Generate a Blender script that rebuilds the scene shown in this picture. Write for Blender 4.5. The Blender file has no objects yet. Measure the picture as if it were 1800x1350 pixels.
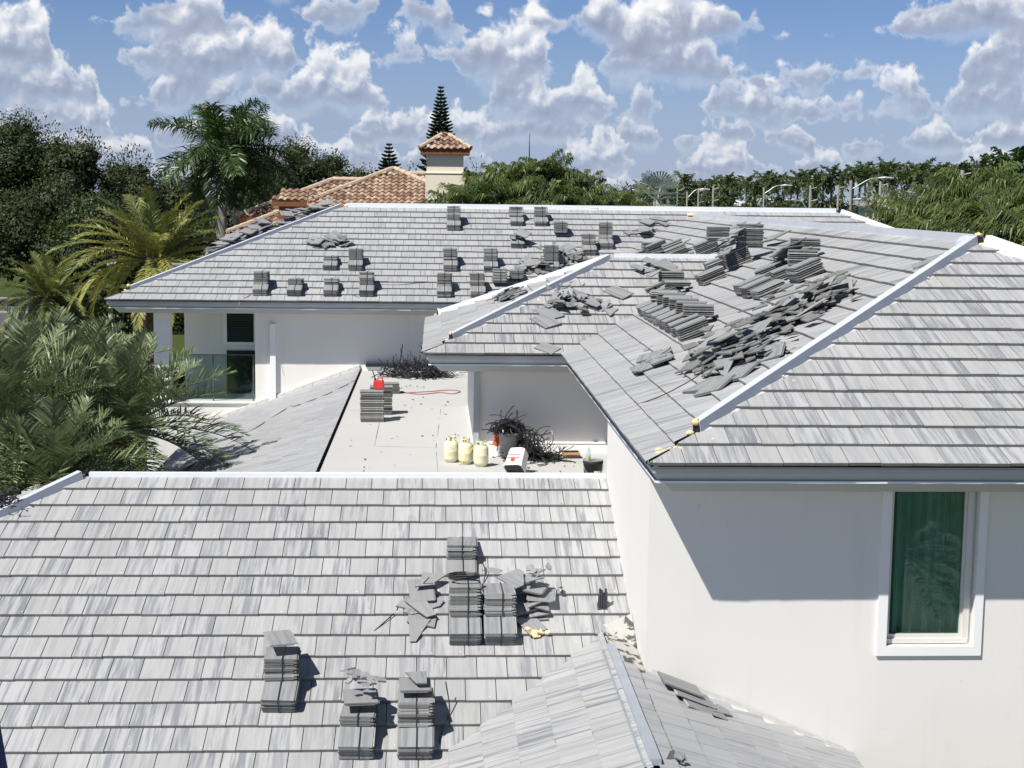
import bpy, bmesh, math, random
import numpy as np
from mathutils import Vector, Matrix
random.seed(7); np.random.seed(7)
scene = bpy.context.scene
COL = scene.collection
R = math.radians
H = 9.0            # camera height above the ground; everything is laid out from the camera's height and lifted by H at the end

# ------------------------------------------------------------------ camera
cam_data = bpy.data.cameras.new('camera'); cam = bpy.data.objects.new('camera', cam_data); COL.objects.link(cam)
cam_data.lens = 53.52; cam_data.sensor_width = 36; cam_data.clip_start = 0.1; cam_data.clip_end = 5000
PIT, ROL, YAW = .12424, .01205, .05086
fw = Vector((math.sin(YAW)*math.cos(PIT), math.cos(YAW)*math.cos(PIT), -math.sin(PIT)))
rt = Vector((math.cos(YAW), -math.sin(YAW), 0)); up = rt.cross(fw)
r2 = rt*math.cos(ROL)+up*math.sin(ROL); u2 = -rt*math.sin(ROL)+up*math.cos(ROL)
m = Matrix((r2, u2, -fw)).transposed().to_4x4()
cam.matrix_world = m
scene.camera = cam

# ------------------------------------------------------------------ sun, sky, exposure
SUN_TO = Vector((-1.06, -1.0, 1.98)).normalized()
sd = bpy.data.lights.new('sun', 'SUN'); sun = bpy.data.objects.new('sun', sd); COL.objects.link(sun)
sd.energy = 5.0; sd.angle = R(.55); sd.color = (1, .955, .88)
sun.rotation_mode = 'QUATERNION'; sun.rotation_quaternion = SUN_TO.to_track_quat('Z', 'Y')
sun.location = (-20, -20, 60)
scene.view_settings.view_transform = 'Standard'; scene.view_settings.look = 'None'
scene.view_settings.exposure = 0.27; scene.view_settings.gamma = 1
scene.render.resolution_x = 1024; scene.render.resolution_y = 768
scene.cycles.max_bounces = 6; scene.cycles.transparent_max_bounces = 12

class NT:
    """tiny node helper"""
    def __init__(s, tree): s.t = tree; s.n = tree.nodes; s.l = tree.links
    def new(s, typ, **kw):
        o = s.n.new(typ)
        for k, v in kw.items(): setattr(o, k, v)
        return o
    def set(s, sock, v):
        if isinstance(v, bpy.types.NodeSocket): s.l.new(v, sock)
        elif v is not None: sock.default_value = v
    def math(s, op, a, b=None, c=None, clamp=False):
        o = s.new('ShaderNodeMath', operation=op, use_clamp=clamp)
        s.set(o.inputs[0], a); s.set(o.inputs[1], b)
        if c is not None: s.set(o.inputs[2], c)
        return o.outputs[0]
    def vmath(s, op, a, b=None, sc=None):
        o = s.new('ShaderNodeVectorMath', operation=op)
        s.set(o.inputs[0], a)
        if b is not None: s.set(o.inputs[1], b)
        if sc is not None: s.set(o.inputs['Scale'], sc)
        return o.outputs[0]
    def comb(s, x, y, z):
        o = s.new('ShaderNodeCombineXYZ'); s.set(o.inputs[0], x); s.set(o.inputs[1], y); s.set(o.inputs[2], z); return o.outputs[0]
    def sep(s, v):
        o = s.new('ShaderNodeSeparateXYZ'); s.set(o.inputs[0], v); return o.outputs
    def noise(s, vec, scale=1, detail=2, rough=.5, dist=0):
        o = s.new('ShaderNodeTexNoise'); s.set(o.inputs['Vector'], vec)
        o.inputs['Scale'].default_value = scale; o.inputs['Detail'].default_value = detail
        o.inputs['Roughness'].default_value = rough; o.inputs['Distortion'].default_value = dist
        return o.outputs['Fac']
    def ramp(s, fac, stops, interp='LINEAR'):
        o = s.new('ShaderNodeValToRGB'); s.set(o.inputs[0], fac); cr = o.color_ramp; cr.interpolation = interp
        while len(cr.elements) > 1: cr.elements.remove(cr.elements[-1])
        cr.elements[0].position = stops[0][0]; cr.elements[0].color = tuple(stops[0][1])+(1,)
        for p, c in stops[1:]:
            e = cr.elements.new(p); e.color = tuple(c)+(1,)
        return o.outputs[0]
    def mr(s, v, a, b, c=0., d=1., kind='SMOOTHSTEP'):
        o = s.new('ShaderNodeMapRange', interpolation_type=kind); s.set(o.inputs['Value'], v)
        for k, x in zip(('From Min', 'From Max', 'To Min', 'To Max'), (a, b, c, d)): s.set(o.inputs[k], x)
        return o.outputs[0]
    def mix(s, f, a, b, blend='MIX'):
        o = s.new('ShaderNodeMix', data_type='RGBA', blend_type=blend); s.set(o.inputs[0], f)
        s.set(o.inputs[6], a if isinstance(a, bpy.types.NodeSocket) else tuple(a)+(1,))
        s.set(o.inputs[7], b if isinstance(b, bpy.types.NodeSocket) else tuple(b)+(1,))
        return o.outputs[2]

world = bpy.data.worlds.new('World'); scene.world = world; world.use_nodes = True
w = NT(world.node_tree); w.n.clear()
sky = w.new('ShaderNodeTexSky', sky_type='NISHITA', sun_disc=False)
el = math.asin(SUN_TO.z); sky.sun_elevation = el
sky.sun_rotation = math.atan2(SUN_TO.x, SUN_TO.y)
sky.altitude = 0; sky.air_density = 1.0; sky.dust_density = 0; sky.ozone_density = 3
tc = w.new('ShaderNodeTexCoord')
d = w.sep(tc.outputs['Generated'])
az = w.math('MULTIPLY', w.math('ARCTAN2', d[0], d[1]), 57.2958)
elv = w.math('MULTIPLY', w.math('ARCSINE', d[2]), 57.2958)
# rows of fair-weather cumulus, the farthest and lowest first, each over the one behind: flat grey base, white sunlit heads
rs = random.Random(31)
acc_b = None
rows = [(.1, 1.1), (.9, 1.35), (1.9, 1.6), (3.0, 1.9), (4.3, 2.3), (5.9, 2.7), (7.7, 3.2), (9.9, 3.7), (12.6, 4.4)]
for i, (e0, wd) in enumerate(rows):
    wd *= 1.08
    so = rs.uniform(5, 400)
    a_ = w.math('ADD', w.math('DIVIDE', az, wd), so)
    wob = w.noise(w.comb(a_, 3.1, 0), .8, 1)
    base = w.math('MULTIPLY_ADD', wob, wd*.75, e0-wd*.375)
    h = w.math('DIVIDE', w.math('SUBTRACT', elv, base), wd*rs.uniform(.55, .85))
    P = w.noise(w.comb(a_, w.math('MULTIPLY', elv, .22/wd), so), .62, 1)
    cp = .33-.10+.018*i
    T = w.mr(P, cp, cp+.34, -.30, 1.05)
    q = w.comb(a_, w.math('MULTIPLY', elv, .9/wd), so)
    nb = w.noise(q, 2.3, 5, .56, .2)
    nb2 = w.noise(w.vmath('ADD', q, (-.07, .10, 0)), 2.3, 2, .5, .2)
    sh = w.math('ADD', w.math('SUBTRACT', w.math('MULTIPLY', T, 1.15), w.math('ABSOLUTE', w.math('SUBTRACT', h, .12))), w.math('MULTIPLY_ADD', nb, 2.6, -1.3))
    al = w.math('MULTIPLY', w.mr(sh, -.05, .36), w.mr(w.math('MULTIPLY_ADD', nb, .9, w.math('SUBTRACT', h, .45)), -.40, .30))
    al = w.math('MULTIPLY', al, .95)
    lit = w.math('MULTIPLY', w.math('SUBTRACT', nb, nb2), 1.15)
    g = w.mr(w.math('MULTIPLY_ADD', nb, 1.0, w.math('SUBTRACT', h, .5)), -.10, 1.0, .33, .86)
    edge = w.mr(sh, .0, .45, .20, 0)
    br = w.math('ADD', w.math('ADD', g, lit), edge, clamp=True)
    if acc_b is None:
        acc_b = br; alpha = al
    else:
        acc_b = w.math('ADD', w.math('MULTIPLY', acc_b, w.math('SUBTRACT', 1, al)), w.math('MULTIPLY', br, al))
        alpha = w.math('SUBTRACT', 1, w.math('MULTIPLY', w.math('SUBTRACT', 1, alpha), w.math('SUBTRACT', 1, al)))
b = acc_b
cloud = w.ramp(b, [(0.0, (.24, .28, .39)), (.35, (.33, .37, .48)), (.58, (.43, .485, .62)), (.76, (.70, .735, .81)), (.9, (.97, .97, .97)), (1, (1.0, 1.0, 1.0))])
cloud = w.vmath('SCALE', cloud, sc=16.5)
hz = w.mr(d[2], .0, .12, 1, 0)                     # far clouds sink into blue air
skyc = w.mix(hz, w.vmath('MULTIPLY', sky.outputs[0], (.88, 1.0, 1.40)), w.vmath('MULTIPLY', sky.outputs[0], (.72, .90, 1.42)))
skyc = w.mix(w.mr(d[2], .27, .5, 0, 1), skyc, w.vmath('MULTIPLY', sky.outputs[0], (1.02, 1.0, .98)))
skyc = w.mix(w.mr(d[2], .0, .12, .75, 0), skyc, (6.4, 7.6, 10.4))
fade = w.math('MULTIPLY', alpha, w.math('SUBTRACT', 1, w.math('MULTIPLY', hz, .42)))
fade = w.math('MULTIPLY', w.math('MULTIPLY', fade, w.mr(d[2], -.01, .01, 0, 1)), w.mr(w.math('ABSOLUTE', az), 35, 75, 1, .2))  # unseen cloud cover behind the camera thinned to cut fill on shaded walls
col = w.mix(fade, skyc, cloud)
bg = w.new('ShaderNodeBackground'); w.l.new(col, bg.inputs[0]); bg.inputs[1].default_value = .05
ow = w.new('ShaderNodeOutputWorld'); w.l.new(bg.outputs[0], ow.inputs[0])
world.cycles.sampling_method = 'NONE'
# ------------------------------------------------------------------ helpers
TOP = []           # every top-level object, lifted by H at the end
def reg(o, label=None, cat=None, group=None, kind=None):
    TOP.append(o)
    if label: o['label'] = label
    if cat: o['category'] = cat
    if group: o['group'] = group
    if kind: o['kind'] = kind
    return o
def empty(name, loc, label=None, cat=None, group=None, mat=None):
    o = bpy.data.objects.new(name, None); COL.objects.link(o); o.empty_display_size = .2
    o.matrix_world = mat if mat is not None else Matrix.Translation(loc)
    return reg(o, label, cat, group)
def adopt(ch, par):
    """parent keeping the child where it stands; only one level of roots carries a transform"""
    ch.parent = par
    mw = par.matrix_basis.copy(); p = par
    while p.parent: mw = p.parent.matrix_basis @ p.matrix_parent_inverse @ mw; p = p.parent
    ch.matrix_parent_inverse = mw.inverted()
class MB:
    def __init__(s): s.v = []; s.f = []; s.mi = []; s.r = []; s.n = 0
    def add(s, verts, faces, mi=0, rnd=None):
        b = s.n
        s.v.extend([tuple(q) for q in verts]); s.n += len(verts)
        for f in faces:
            s.f.append(tuple(b+i for i in f)); s.mi.append(mi); s.r.append(random.random() if rnd is None else rnd)
        return s
    def box(s, x0, x1, y0, y1, z0, z1, mi=0, rnd=None, M=None):
        vs = [Vector((x, y, z)) for z in (z0, z1) for y in (y0, y1) for x in (x0, x1)]
        if M is not None: vs = [M @ q for q in vs]
        return s.add(vs, [(0, 2, 3, 1), (4, 5, 7, 6), (0, 1, 5, 4), (2, 6, 7, 3), (0, 4, 6, 2), (1, 3, 7, 5)], mi, rnd)
    def tube(s, pts, rad, sides=6, mi=0, rnd=None, cap=True, squash=1.0):
        pts = [Vector(p) for p in pts]; n = len(pts)
        rr = rad if isinstance(rad, (list, tuple)) else [rad]*n
        vs = []
        a = None
        for i, p in enumerate(pts):
            t = (pts[min(i+1, n-1)]-pts[max(i-1, 0)])
            t = t.normalized() if t.length > 1e-9 else Vector((0, 0, 1))
            if a is None:
                a = t.cross(Vector((0, 0, 1)));
                if a.length < .1: a = t.cross(Vector((1, 0, 0)))
            a = (a - t*a.dot(t)).normalized(); b = t.cross(a)
            for k in range(sides):
                th = 2*math.pi*k/sides
                vs.append(p + a*math.cos(th)*rr[i] + b*math.sin(th)*rr[i]*squash)
        fs = [(i*sides+k, i*sides+(k+1) % sides, (i+1)*sides+(k+1) % sides, (i+1)*sides+k) for i in range(n-1) for k in range(sides)]
        if cap: fs += [tuple(range(sides))[::-1], tuple((n-1)*sides+k for k in range(sides))]
        return s.add(vs, fs, mi, rnd)
    def lathe(s, prof, sides=20, mi=0, rnd=None, c=(0, 0, 0), M=None):
        vs = [Vector((c[0]+r*math.cos(2*math.pi*k/sides), c[1]+r*math.sin(2*math.pi*k/sides), c[2]+z)) for r, z in prof for k in range(sides)]
        if M is not None: vs = [M @ q for q in vs]
        n = len(prof)
        fs = [(i*sides+k, i*sides+(k+1) % sides, (i+1)*sides+(k+1) % sides, (i+1)*sides+k) for i in range(n-1) for k in range(sides)]
        fs += [tuple(range(sides))[::-1], tuple((n-1)*sides+k for k in range(sides))]
        return s.add(vs, fs, mi, rnd)
    def sweep(s, path, outs, prof, mi=0):
        """profile (outward, up) along a horizontal path with mitred corners; outs = outward unit normal of each segment"""
        path = [Vector(p) for p in path]; n = len(path); m_ = len(prof)
        for i, p in enumerate(path):
            if i == 0: o = outs[0]
            elif i == n-1: o = outs[-1]
            else:
                a, b = outs[i-1], outs[i]; o = (a+b)/(1+a.dot(b))
            s.v.extend([tuple(p+o*x+Vector((0, 0, z))) for x, z in prof])
        for i in range(n-1):
            for j in range(m_-1):
                a = s.n+i*m_+j; s.f.append((a, a+1, a+m_+1, a+m_)); s.r.append(.5)
                s.mi.append(mi[j] if isinstance(mi, (list, tuple)) else mi)
        s.n += n*m_
        return s
    def build(s, name, mats, parent=None, matrix=None, smooth=False):
        me = bpy.data.meshes.new(name)
        me.from_pydata(s.v, [], s.f)
        for m_ in (mats if isinstance(mats, (list, tuple)) else [mats]): me.materials.append(m_)
        me.polygons.foreach_set('material_index', s.mi)
        a = me.attributes.new('rnd', 'FLOAT', 'FACE'); a.data.foreach_set('value', s.r)
        if smooth: me.polygons.foreach_set('use_smooth', [True]*len(s.f))
        me.update()
        o = bpy.data.objects.new(name, me); COL.objects.link(o)
        if matrix is not None: o.matrix_world = matrix
        if parent is not None: adopt(o, parent)
        return o
def frame(O, U, V):
    U = Vector(U).normalized(); V = Vector(V).normalized(); N = U.cross(V)
    m_ = Matrix((U, V, N)).transposed().to_4x4(); m_.translation = Vector(O); return m_
def copy_tree(o, parent=None):
    c = o.copy(); COL.objects.link(c)
    if parent is not None: c.parent = parent
    for ch in list(o.children): copy_tree(ch, c)
    return c

# ------------------------------------------------------------------ materials
def new_mat(name):
    m_ = bpy.data.materials.new(name); m_.use_nodes = True
    t = NT(m_.node_tree); t.n.clear()
    return m_, t
def finish(m_, t, col, rough=.7, bump=None, bdist=.01, metallic=0, spec=.35, trans=None, bstr=1.):
    p = t.new('ShaderNodeBsdfPrincipled'); t.set(p.inputs['Base Color'], col if isinstance(col, bpy.types.NodeSocket) else tuple(col)+(1,))
    t.set(p.inputs['Roughness'], rough); p.inputs['Metallic'].default_value = metallic; p.inputs['Specular IOR Level'].default_value = spec
    if bump is not None:
        b_ = t.new('ShaderNodeBump'); b_.inputs['Distance'].default_value = bdist; b_.inputs['Strength'].default_value = bstr
        t.set(b_.inputs['Height'], bump); t.l.new(b_.outputs[0], p.inputs['Normal'])
    out = t.new('ShaderNodeOutputMaterial'); sh = p.outputs[0]
    if trans is not None:
        tr = t.new('ShaderNodeBsdfTranslucent'); t.set(tr.inputs[0], trans if isinstance(trans, bpy.types.NodeSocket) else tuple(trans)+(1,))
        mx = t.new('ShaderNodeMixShader'); mx.inputs[0].default_value = .28; t.l.new(sh, mx.inputs[1]); t.l.new(tr.outputs[0], mx.inputs[2]); sh = mx.outputs[0]
    t.l.new(sh, out.inputs[0])
    return m_
def objc(t): return t.new('ShaderNodeTexCoord').outputs['Object']
def attr(t, n='rnd'): return t.new('ShaderNodeAttribute', attribute_name=n).outputs['Fac']

def mat_tile(name, base, dark, streak=.85, bright=1.0):
    """flat concrete roof tile: each tile its own tone, soft smoky streaks that run down the slope"""
    m_, t = new_mat(name); c = objc(t); r = attr(t); x, y, z = t.sep(c)
    s1 = t.noise(t.comb(t.math('MULTIPLY', x, 17.), t.math('MULTIPLY', y, .9), t.math('MULTIPLY', r, 60.)), 1, 3, .6)
    s2 = t.noise(t.comb(t.math('MULTIPLY', x, 55.), t.math('MULTIPLY', y, 3.), t.math('MULTIPLY', r, 90.)), 1, 2, .6)
    amt = t.mr(t.math('FRACT', t.math('MULTIPLY', r, 7.31)), .1, .95, .30, .95)
    k = t.math('MULTIPLY', t.mr(t.math('MULTIPLY_ADD', s2, .35, s1), .56, .84, 0, 1), t.math('MULTIPLY', amt, streak))
    col = t.mix(k, base, dark)
    tone = t.math('MULTIPLY_ADD', t.math('FRACT', t.math('MULTIPLY', r, 3.7)), .13, .93*bright)
    wash = t.noise(c, .35, 3, .55); tone = t.math('MULTIPLY', tone, t.mr(wash, .3, .7, .93, 1.07, 'LINEAR'))
    dust = t.mr(t.noise(c, 2.1, 5, .7), .62, .78, 0, .28)
    col = t.vmath('SCALE', t.mix(dust, col, (.55, .55, .53)), sc=tone)
    grain = t.noise(c, 260, 2, .6)
    return finish(m_, t, col, .72, t.math('MULTIPLY_ADD', grain, .3, t.noise(c, 30, 2)), .0015)
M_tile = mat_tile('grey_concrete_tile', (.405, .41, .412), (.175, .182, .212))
M_tile_far = mat_tile('grey_concrete_tile_old', (.385, .392, .402), (.23, .235, .26), .7)
def mat_plain(name, col, rough=.6, var=.08, scale=3, bump=0, metallic=0, spec=.35, dirt=None, dirt_amt=.3, dscale=1.5):
    m_, t = new_mat(name); c = objc(t)
    n = t.noise(c, scale, 4, .6)
    cc = t.vmath('SCALE', t.mix(0, col, col), sc=t.mr(n, .25, .75, 1-var, 1+var, 'LINEAR'))
    if dirt: cc = t.mix(t.mr(t.noise(c, dscale, 6, .65), .55, .72, 0, dirt_amt), cc, dirt)
    return finish(m_, t, cc, rough, t.noise(c, 90, 3) if bump else None, bump or .001, metallic, spec)
M_edge = mat_plain('raw_tile_edge', (.235, .232, .225), .9, .15, 10)
M_slab = mat_plain('tile_raw_concrete', (.175, .178, .174), .85, .16, 14, .002, dirt=(.2, .2, .185), dirt_amt=.5, dscale=9)
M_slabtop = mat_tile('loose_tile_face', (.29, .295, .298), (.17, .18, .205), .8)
def stucco():
    m_, t = new_mat('white_stucco'); c = objc(t); x, y, z = t.sep(c)
    a = t.mix(t.mr(t.noise(c, .8, 4, .6), .35, .7, 0, .35), (.80, .785, .755), (.74, .72, .69))
    drip = t.mr(t.noise(t.comb(t.math('MULTIPLY', t.math('ADD', x, y), 3.2), t.math('MULTIPLY', z, .22), 0), 1, 4, .6), .56, .78, 0, .26)
    a = t.mix(drip, a, (.56, .54, .50))
    sp = t.mr(t.noise(c, 11, 2, .5), .74, .78, 0, .35); a = t.mix(sp, a, (.60, .58, .55))
    return finish(m_, t, a, .88, t.math('MULTIPLY_ADD', t.noise(c, 3, 2), .8, t.noise(c, 140, 2)), .0012)
M_white = stucco()
M_trim = mat_plain('white_trim_paint', (.86, .86, .85), .5, .02, 2)
M_fascia = mat_plain('grey_painted_fascia', (.46, .485, .50), .5, .06, 2, dirt=(.62, .65, .68), dirt_amt=.5, dscale=1.1)
M_soffit = mat_plain('grey_soffit', (.40, .41, .42), .6, .04, 2)
M_metal = mat_plain('primed_ridge_metal', (.56, .59, .65), .42, .06, 2.5, metallic=.0, spec=.5, dirt=(.68, .70, .73), dirt_amt=.5, dscale=3)
M_ridgew = mat_plain('white_ridge_metal', (.80, .82, .86), .45, .03, 3)
M_galv = mat_plain('galvanised_ridge_metal', (.50, .54, .60), .38, .10, 5, metallic=.55, spec=.5)
M_foam = mat_plain('yellow_roof_foam', (.86, .66, .36), .9, .25, 20, .01, dirt=(.88, .78, .60), dirt_amt=.7, dscale=12)
M_black = mat_plain('black_plastic', (.022, .023, .026), .45, .2, 10)
M_strap = mat_plain('black_strap', (.03, .031, .034), .38, .3, 12, spec=.5)
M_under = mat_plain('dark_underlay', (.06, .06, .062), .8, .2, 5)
M_deckm = mat_plain('pale_roof_membrane', (.50, .498, .488), .8, .03, .8, .001, dirt=(.50, .47, .43), dirt_amt=.30, dscale=1.3)
M_fleck = mat_plain('white_fleck', (.85, .85, .83), .8, .05)
M_dark = mat_plain('dark_seam', (.16, .155, .15), .9, .1)
def mat_leaf(name, c1, c2, trans=(.10, .16, .02), rough=.45, spec=.45):
    m_, t = new_mat(name); r = attr(t)
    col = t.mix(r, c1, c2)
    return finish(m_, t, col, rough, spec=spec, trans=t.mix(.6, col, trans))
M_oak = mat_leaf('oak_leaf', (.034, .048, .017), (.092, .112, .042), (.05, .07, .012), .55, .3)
M_oak2 = mat_leaf('dark_leaf', (.026, .044, .014), (.072, .100, .030), (.04, .06, .01), .5, .35)
M_royal = mat_leaf('royal_palm_leaf', (.028, .056, .016), (.095, .155, .045), (.06, .12, .015), .4, .5)
M_date = mat_leaf('date_palm_leaf', (.085, .122, .060), (.28, .34, .17), (.09, .13, .04), .42, .5)
M_canary = mat_leaf('canary_palm_leaf', (.085, .130, .050), (.46, .45, .14), (.22, .22, .03), .45, .45)
M_areca = mat_leaf('areca_palm_leaf', (.034, .064, .018), (.150, .185, .050), (.13, .19, .02), .42, .5)
M_farpalm = mat_leaf('far_palm_leaf', (.034, .060, .018), (.095, .130, .040), (.07, .10, .015), .5, .4)
M_pine = mat_leaf('norfolk_needles', (.016, .034, .018), (.034, .058, .028), (.02, .04, .01), .6, .3)
M_silver = mat_leaf('silver_palm_leaf', (.25, .30, .28), (.42, .47, .44), (.3, .35, .3), .5, .4)
M_bark = mat_plain('grey_bark', (.23, .20, .165), .9, .3, 8, .02)
M_rtrunk = mat_plain('royal_palm_trunk', (.30, .285, .26), .85, .18, 4, .01)
M_shaft = mat_plain('green_crownshaft', (.10, .20, .035), .4, .15, 3)
M_boot = mat_plain('brown_palm_boots', (.13, .088, .055), .9, .45, 9, .03)
M_orange = mat_plain('orange_fruit_stalk', (.45, .21, .05), .6, .3, 9)
# ------------------------------------------------------------------ the white house
T = 5/12.; CS = math.cos(math.atan(T)); SN = math.sin(math.atan(T)); ZE = -2.5
house = empty('white_house', (2, 20, -H), 'white stucco house with grey tile hip roofs being retiled, filling the foreground', 'house')
E_, W_ = .34, .305
FR = {'near': frame((0, 18.2, -3.47), (1, 0, 0), (0, CS, SN)),
      'far': frame((-7.37, 34.46, ZE), (1, 0, 0), (0, CS, SN)),
      'mid': frame((-.15, 23.4, ZE), (1, 0, 0), (0, CS, SN)),
      'wf': frame((2, 13.78, ZE), (1, 0, 0), (0, CS, SN)),
      'wl': frame((2, 13.78, ZE), (0, -1, 0), (CS, 0, SN)),
      'ml': frame((-.15, 23.4, ZE), (0, -1, 0), (CS, 0, SN)),
      'fl': frame((-7.37, 34.46, ZE), (0, -1, 0), (CS, 0, SN)),
      'nl': frame((-4.15, 18.2, -3.47), (0, -1, 0), (CS, 0, SN)),
      'lean': frame((-1.68, 35.17, -4.1), (0, -1, 0), (1, 0, .366)),
      'gl': frame((1.79, 15.4, -4.6), (0, -1, 0), (CS, 0, SN)),
      'gr': frame((1.79, 15.4, -4.6), (0, 1, 0), (-CS, 0, SN)),
      'deck': frame((0, 0, -4.1), (1, 0, 0), (0, 1, 0)),
      'wr': frame((11.2, 13.78, ZE), (0, 1, 0), (-CS, 0, SN))}
def tile_roof(name, key, world_poly, mat=None, v_start=None, thick=.041, amp=1., label=None, flecks=.5, lip=0.03, gap=.0045):
    """overlapping flat tiles on one roof plane, trimmed to a convex polygon given in world coordinates"""
    F = FR[key]; Fi = F.inverted(); poly = [(Fi @ Vector(p)) for p in world_poly]
    us = [p.x for p in poly]; vs = [p.y for p in poly]
    bm = bmesh.new(); lay = bm.faces.layers.float.new('rnd')
    def inside(u, v, mg=.6):
        n = len(poly); sgn = 0
        for i in range(n):
            a, b = poly[i], poly[(i+1) % n]; L = math.hypot(b.x-a.x, b.y-a.y)
            dd = ((b.x-a.x)*(v-a.y)-(b.y-a.y)*(u-a.x))/L
            if dd < -mg: return False
        return True
    area = sum(poly[i].x*poly[(i+1) % len(poly)].y-poly[(i+1) % len(poly)].x*poly[i].y for i in range(len(poly)))
    if area < 0: poly.reverse()
    v0 = (min(vs) if v_start is None else v_start)-lip
    k = 0
    under = [bm.verts.new((p.x, p.y, -.004)) for p in poly]; f = bm.faces.new(under); f.material_index = 1
    while v0 + k*E_ < max(vs):
        v = v0+k*E_; off = (.5*W_ if k % 2 else 0) + .02*math.sin(k*2.3)
        j = math.floor((min(us)-off)/W_)-1
        while j*W_+off < max(us)+W_:
            u = j*W_+off; j += 1
            if not inside(u+W_/2, v+.17, .55): continue
            jz = random.uniform(-.0018, .0018)*amp; jv = random.uniform(-.004, .004)*amp; tw = random.uniform(-.003, .003)*amp
            if random.random() < .02: jz += .006
            a, b = u+gap/2, u+W_-gap/2
            zb = .050+jz; zt = zb+thick-.003; ze_ = .043
            pts = [(a, v+jv, zb), (b, v+jv+tw, zb), (a, v+jv, zt-.006), (b-.0, v+jv+tw, zt-.006), (a+.002, v+jv+.007, zt), (b-.002, v+jv+tw+.007, zt),
                   (a, v+.40, ze_-.02), (b, v+.40, ze_-.02), (a+.002, v+.40, ze_), (b-.002, v+.40, ze_)]
            q = [bm.verts.new(p) for p in pts]; r = random.random()
            for n_, idx in enumerate(((0, 1, 3, 2), (2, 3, 5, 4), (4, 5, 9, 8), (0, 2, 4, 8, 6), (1, 7, 9, 5, 3))):
                f = bm.faces.new([q[i] for i in idx]); f[lay] = r; f.material_index = (3, 0, 0, 3, 3)[n_]
            if random.random() < flecks:
                fu = b-random.uniform(.01, .09); fv = v+random.uniform(.02, .05); s_ = random.uniform(.003, .0055); z_ = zt+.0015
                f = bm.faces.new([bm.verts.new((fu+dx*s_, fv+dy*s_, z_)) for dx, dy in ((-1, -1), (1, -1.2), (1.1, 1), (-.9, 1))]); f.material_index = 2
        k += 1
    n = len(poly)
    for i in range(n):
        a, b = poly[i], poly[(i+1) % n]
        no = Vector((b.y-a.y, -(b.x-a.x), 0)).normalized()
        if abs(no.x) < 1e-4 and no.y < 0: continue          # the eave keeps its whole tiles
        bmesh.ops.bisect_plane(bm, geom=bm.verts[:]+bm.edges[:]+bm.faces[:], plane_co=(a.x, a.y, 0), plane_no=no, clear_outer=True)
    me = bpy.data.meshes.new(name)
    # float layer -> face attribute comes through to_mesh by its name
    bm.to_mesh(me); bm.free()
    for m_ in (mat or M_tile, M_under, M_fleck, M_edge): me.materials.append(m_)
    o = bpy.data.objects.new(name, me); COL.objects.link(o); o.matrix_world = F; adopt(o, house)
    if label: o['label'] = label
    return o
def V3(*a): return Vector(a)
yA = 18.394; zA = ZE+4.614*T; XA = 6.614; yR = 39.46; zR = ZE+5*T; yJ = 34.46+4.614
roof_near = tile_roof('tile_roof', 'near', [(-4.15, 18.2, -3.47), (-10.75, 11.6, -3.47-6.6*T), (2.09, 11.6, -3.47-6.6*T), (2.09, 18.2, -3.47)], v_start=-8.07, label='nearest grey tile roof slope with tile bundles', flecks=.75)
tile_roof('tile_roof', 'nl', [(-4.15, 18.2, -3.47), (-10.75, 24.8, -3.47-6.6*T), (-10.75, 11.6, -3.47-6.6*T)], label='left hip slope of the nearest tile roof')
roof_far = tile_roof('tile_roof', 'far', [(-7.37, 34.46, ZE), (2.0, 34.46, ZE), (XA, yJ, zA), (XA, yR, zR), (-2.37, yR, zR)], M_tile_far, label='farthest grey tile roof slope with rows of tile bundles', flecks=.1)
tile_roof('tile_roof', 'far', [(XA, yR, zR), (XA, yJ, zA), (11.2, 34.46, ZE), (15.45, 34.46, ZE), (10.45, yR, zR)], M_tile_far, label='right end of the farthest tile roof slope', flecks=.1)
tile_roof('tile_roof', 'fl', [(-7.37, 34.46, ZE), (-2.37, yR, zR), (-7.37, 44.46, ZE)], M_tile_far, label='left hip slope of the farthest tile roof', flecks=0)
mx = 3.25; zm = ZE+mx*T
roof_mid = tile_roof('tile_roof', 'mid', [(-.15, 23.4, ZE), (2.0, 23.4, ZE), (2.0+mx, 26.65, zm), (-.15+mx, 26.65, zm)], label='small middle hip roof slope over the shaded wall', flecks=.3)
tile_roof('tile_roof', 'ml', [(-.15, 23.4, ZE), (-.15+mx, 26.65, zm), (-.15, 29.9, ZE)], label='pale left slope of the middle hip roof', flecks=.1, gap=.003)
roof_wf = tile_roof('tile_roof', 'wf', [(2, 13.78, ZE), (11.23, 13.78, ZE), (XA, yA, zA)], label='right front tile slope above the window wall', flecks=.6)
roof_wl = tile_roof('tile_roof', 'wl', [(2, 13.78, ZE), (XA, yA, zA), (XA, yJ, zA), (2, 34.46, ZE)], label='side tile slope of the right wing covered in loose tiles', flecks=.1, gap=.0035)
tile_roof('tile_roof', 'wr', [(11.23, 13.78, ZE), (11.23, 34.46, ZE), (XA, yJ, zA), (XA, yA, zA)], label='far side tile slope of the right wing', flecks=0)
roof_lean = tile_roof('tile_roof', 'lean', [(-1.70, 35.1, -4.107), (-1.70, 18.2, -4.107), (-5.3, 22.5, -5.425), (-5.3, 35.1, -5.425)], M_tile_far, label='grey lean-to roof slope beside the flat roof', flecks=0, gap=.003)
roof_gl = tile_roof('tile_roof', 'gl', [(1.79, 15.4, -4.6), (-2.0, 11.6, -4.6-3.79*T), (1.79, 11.6, -4.6)], label='left slope of the small front cross roof', flecks=.5)
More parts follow.
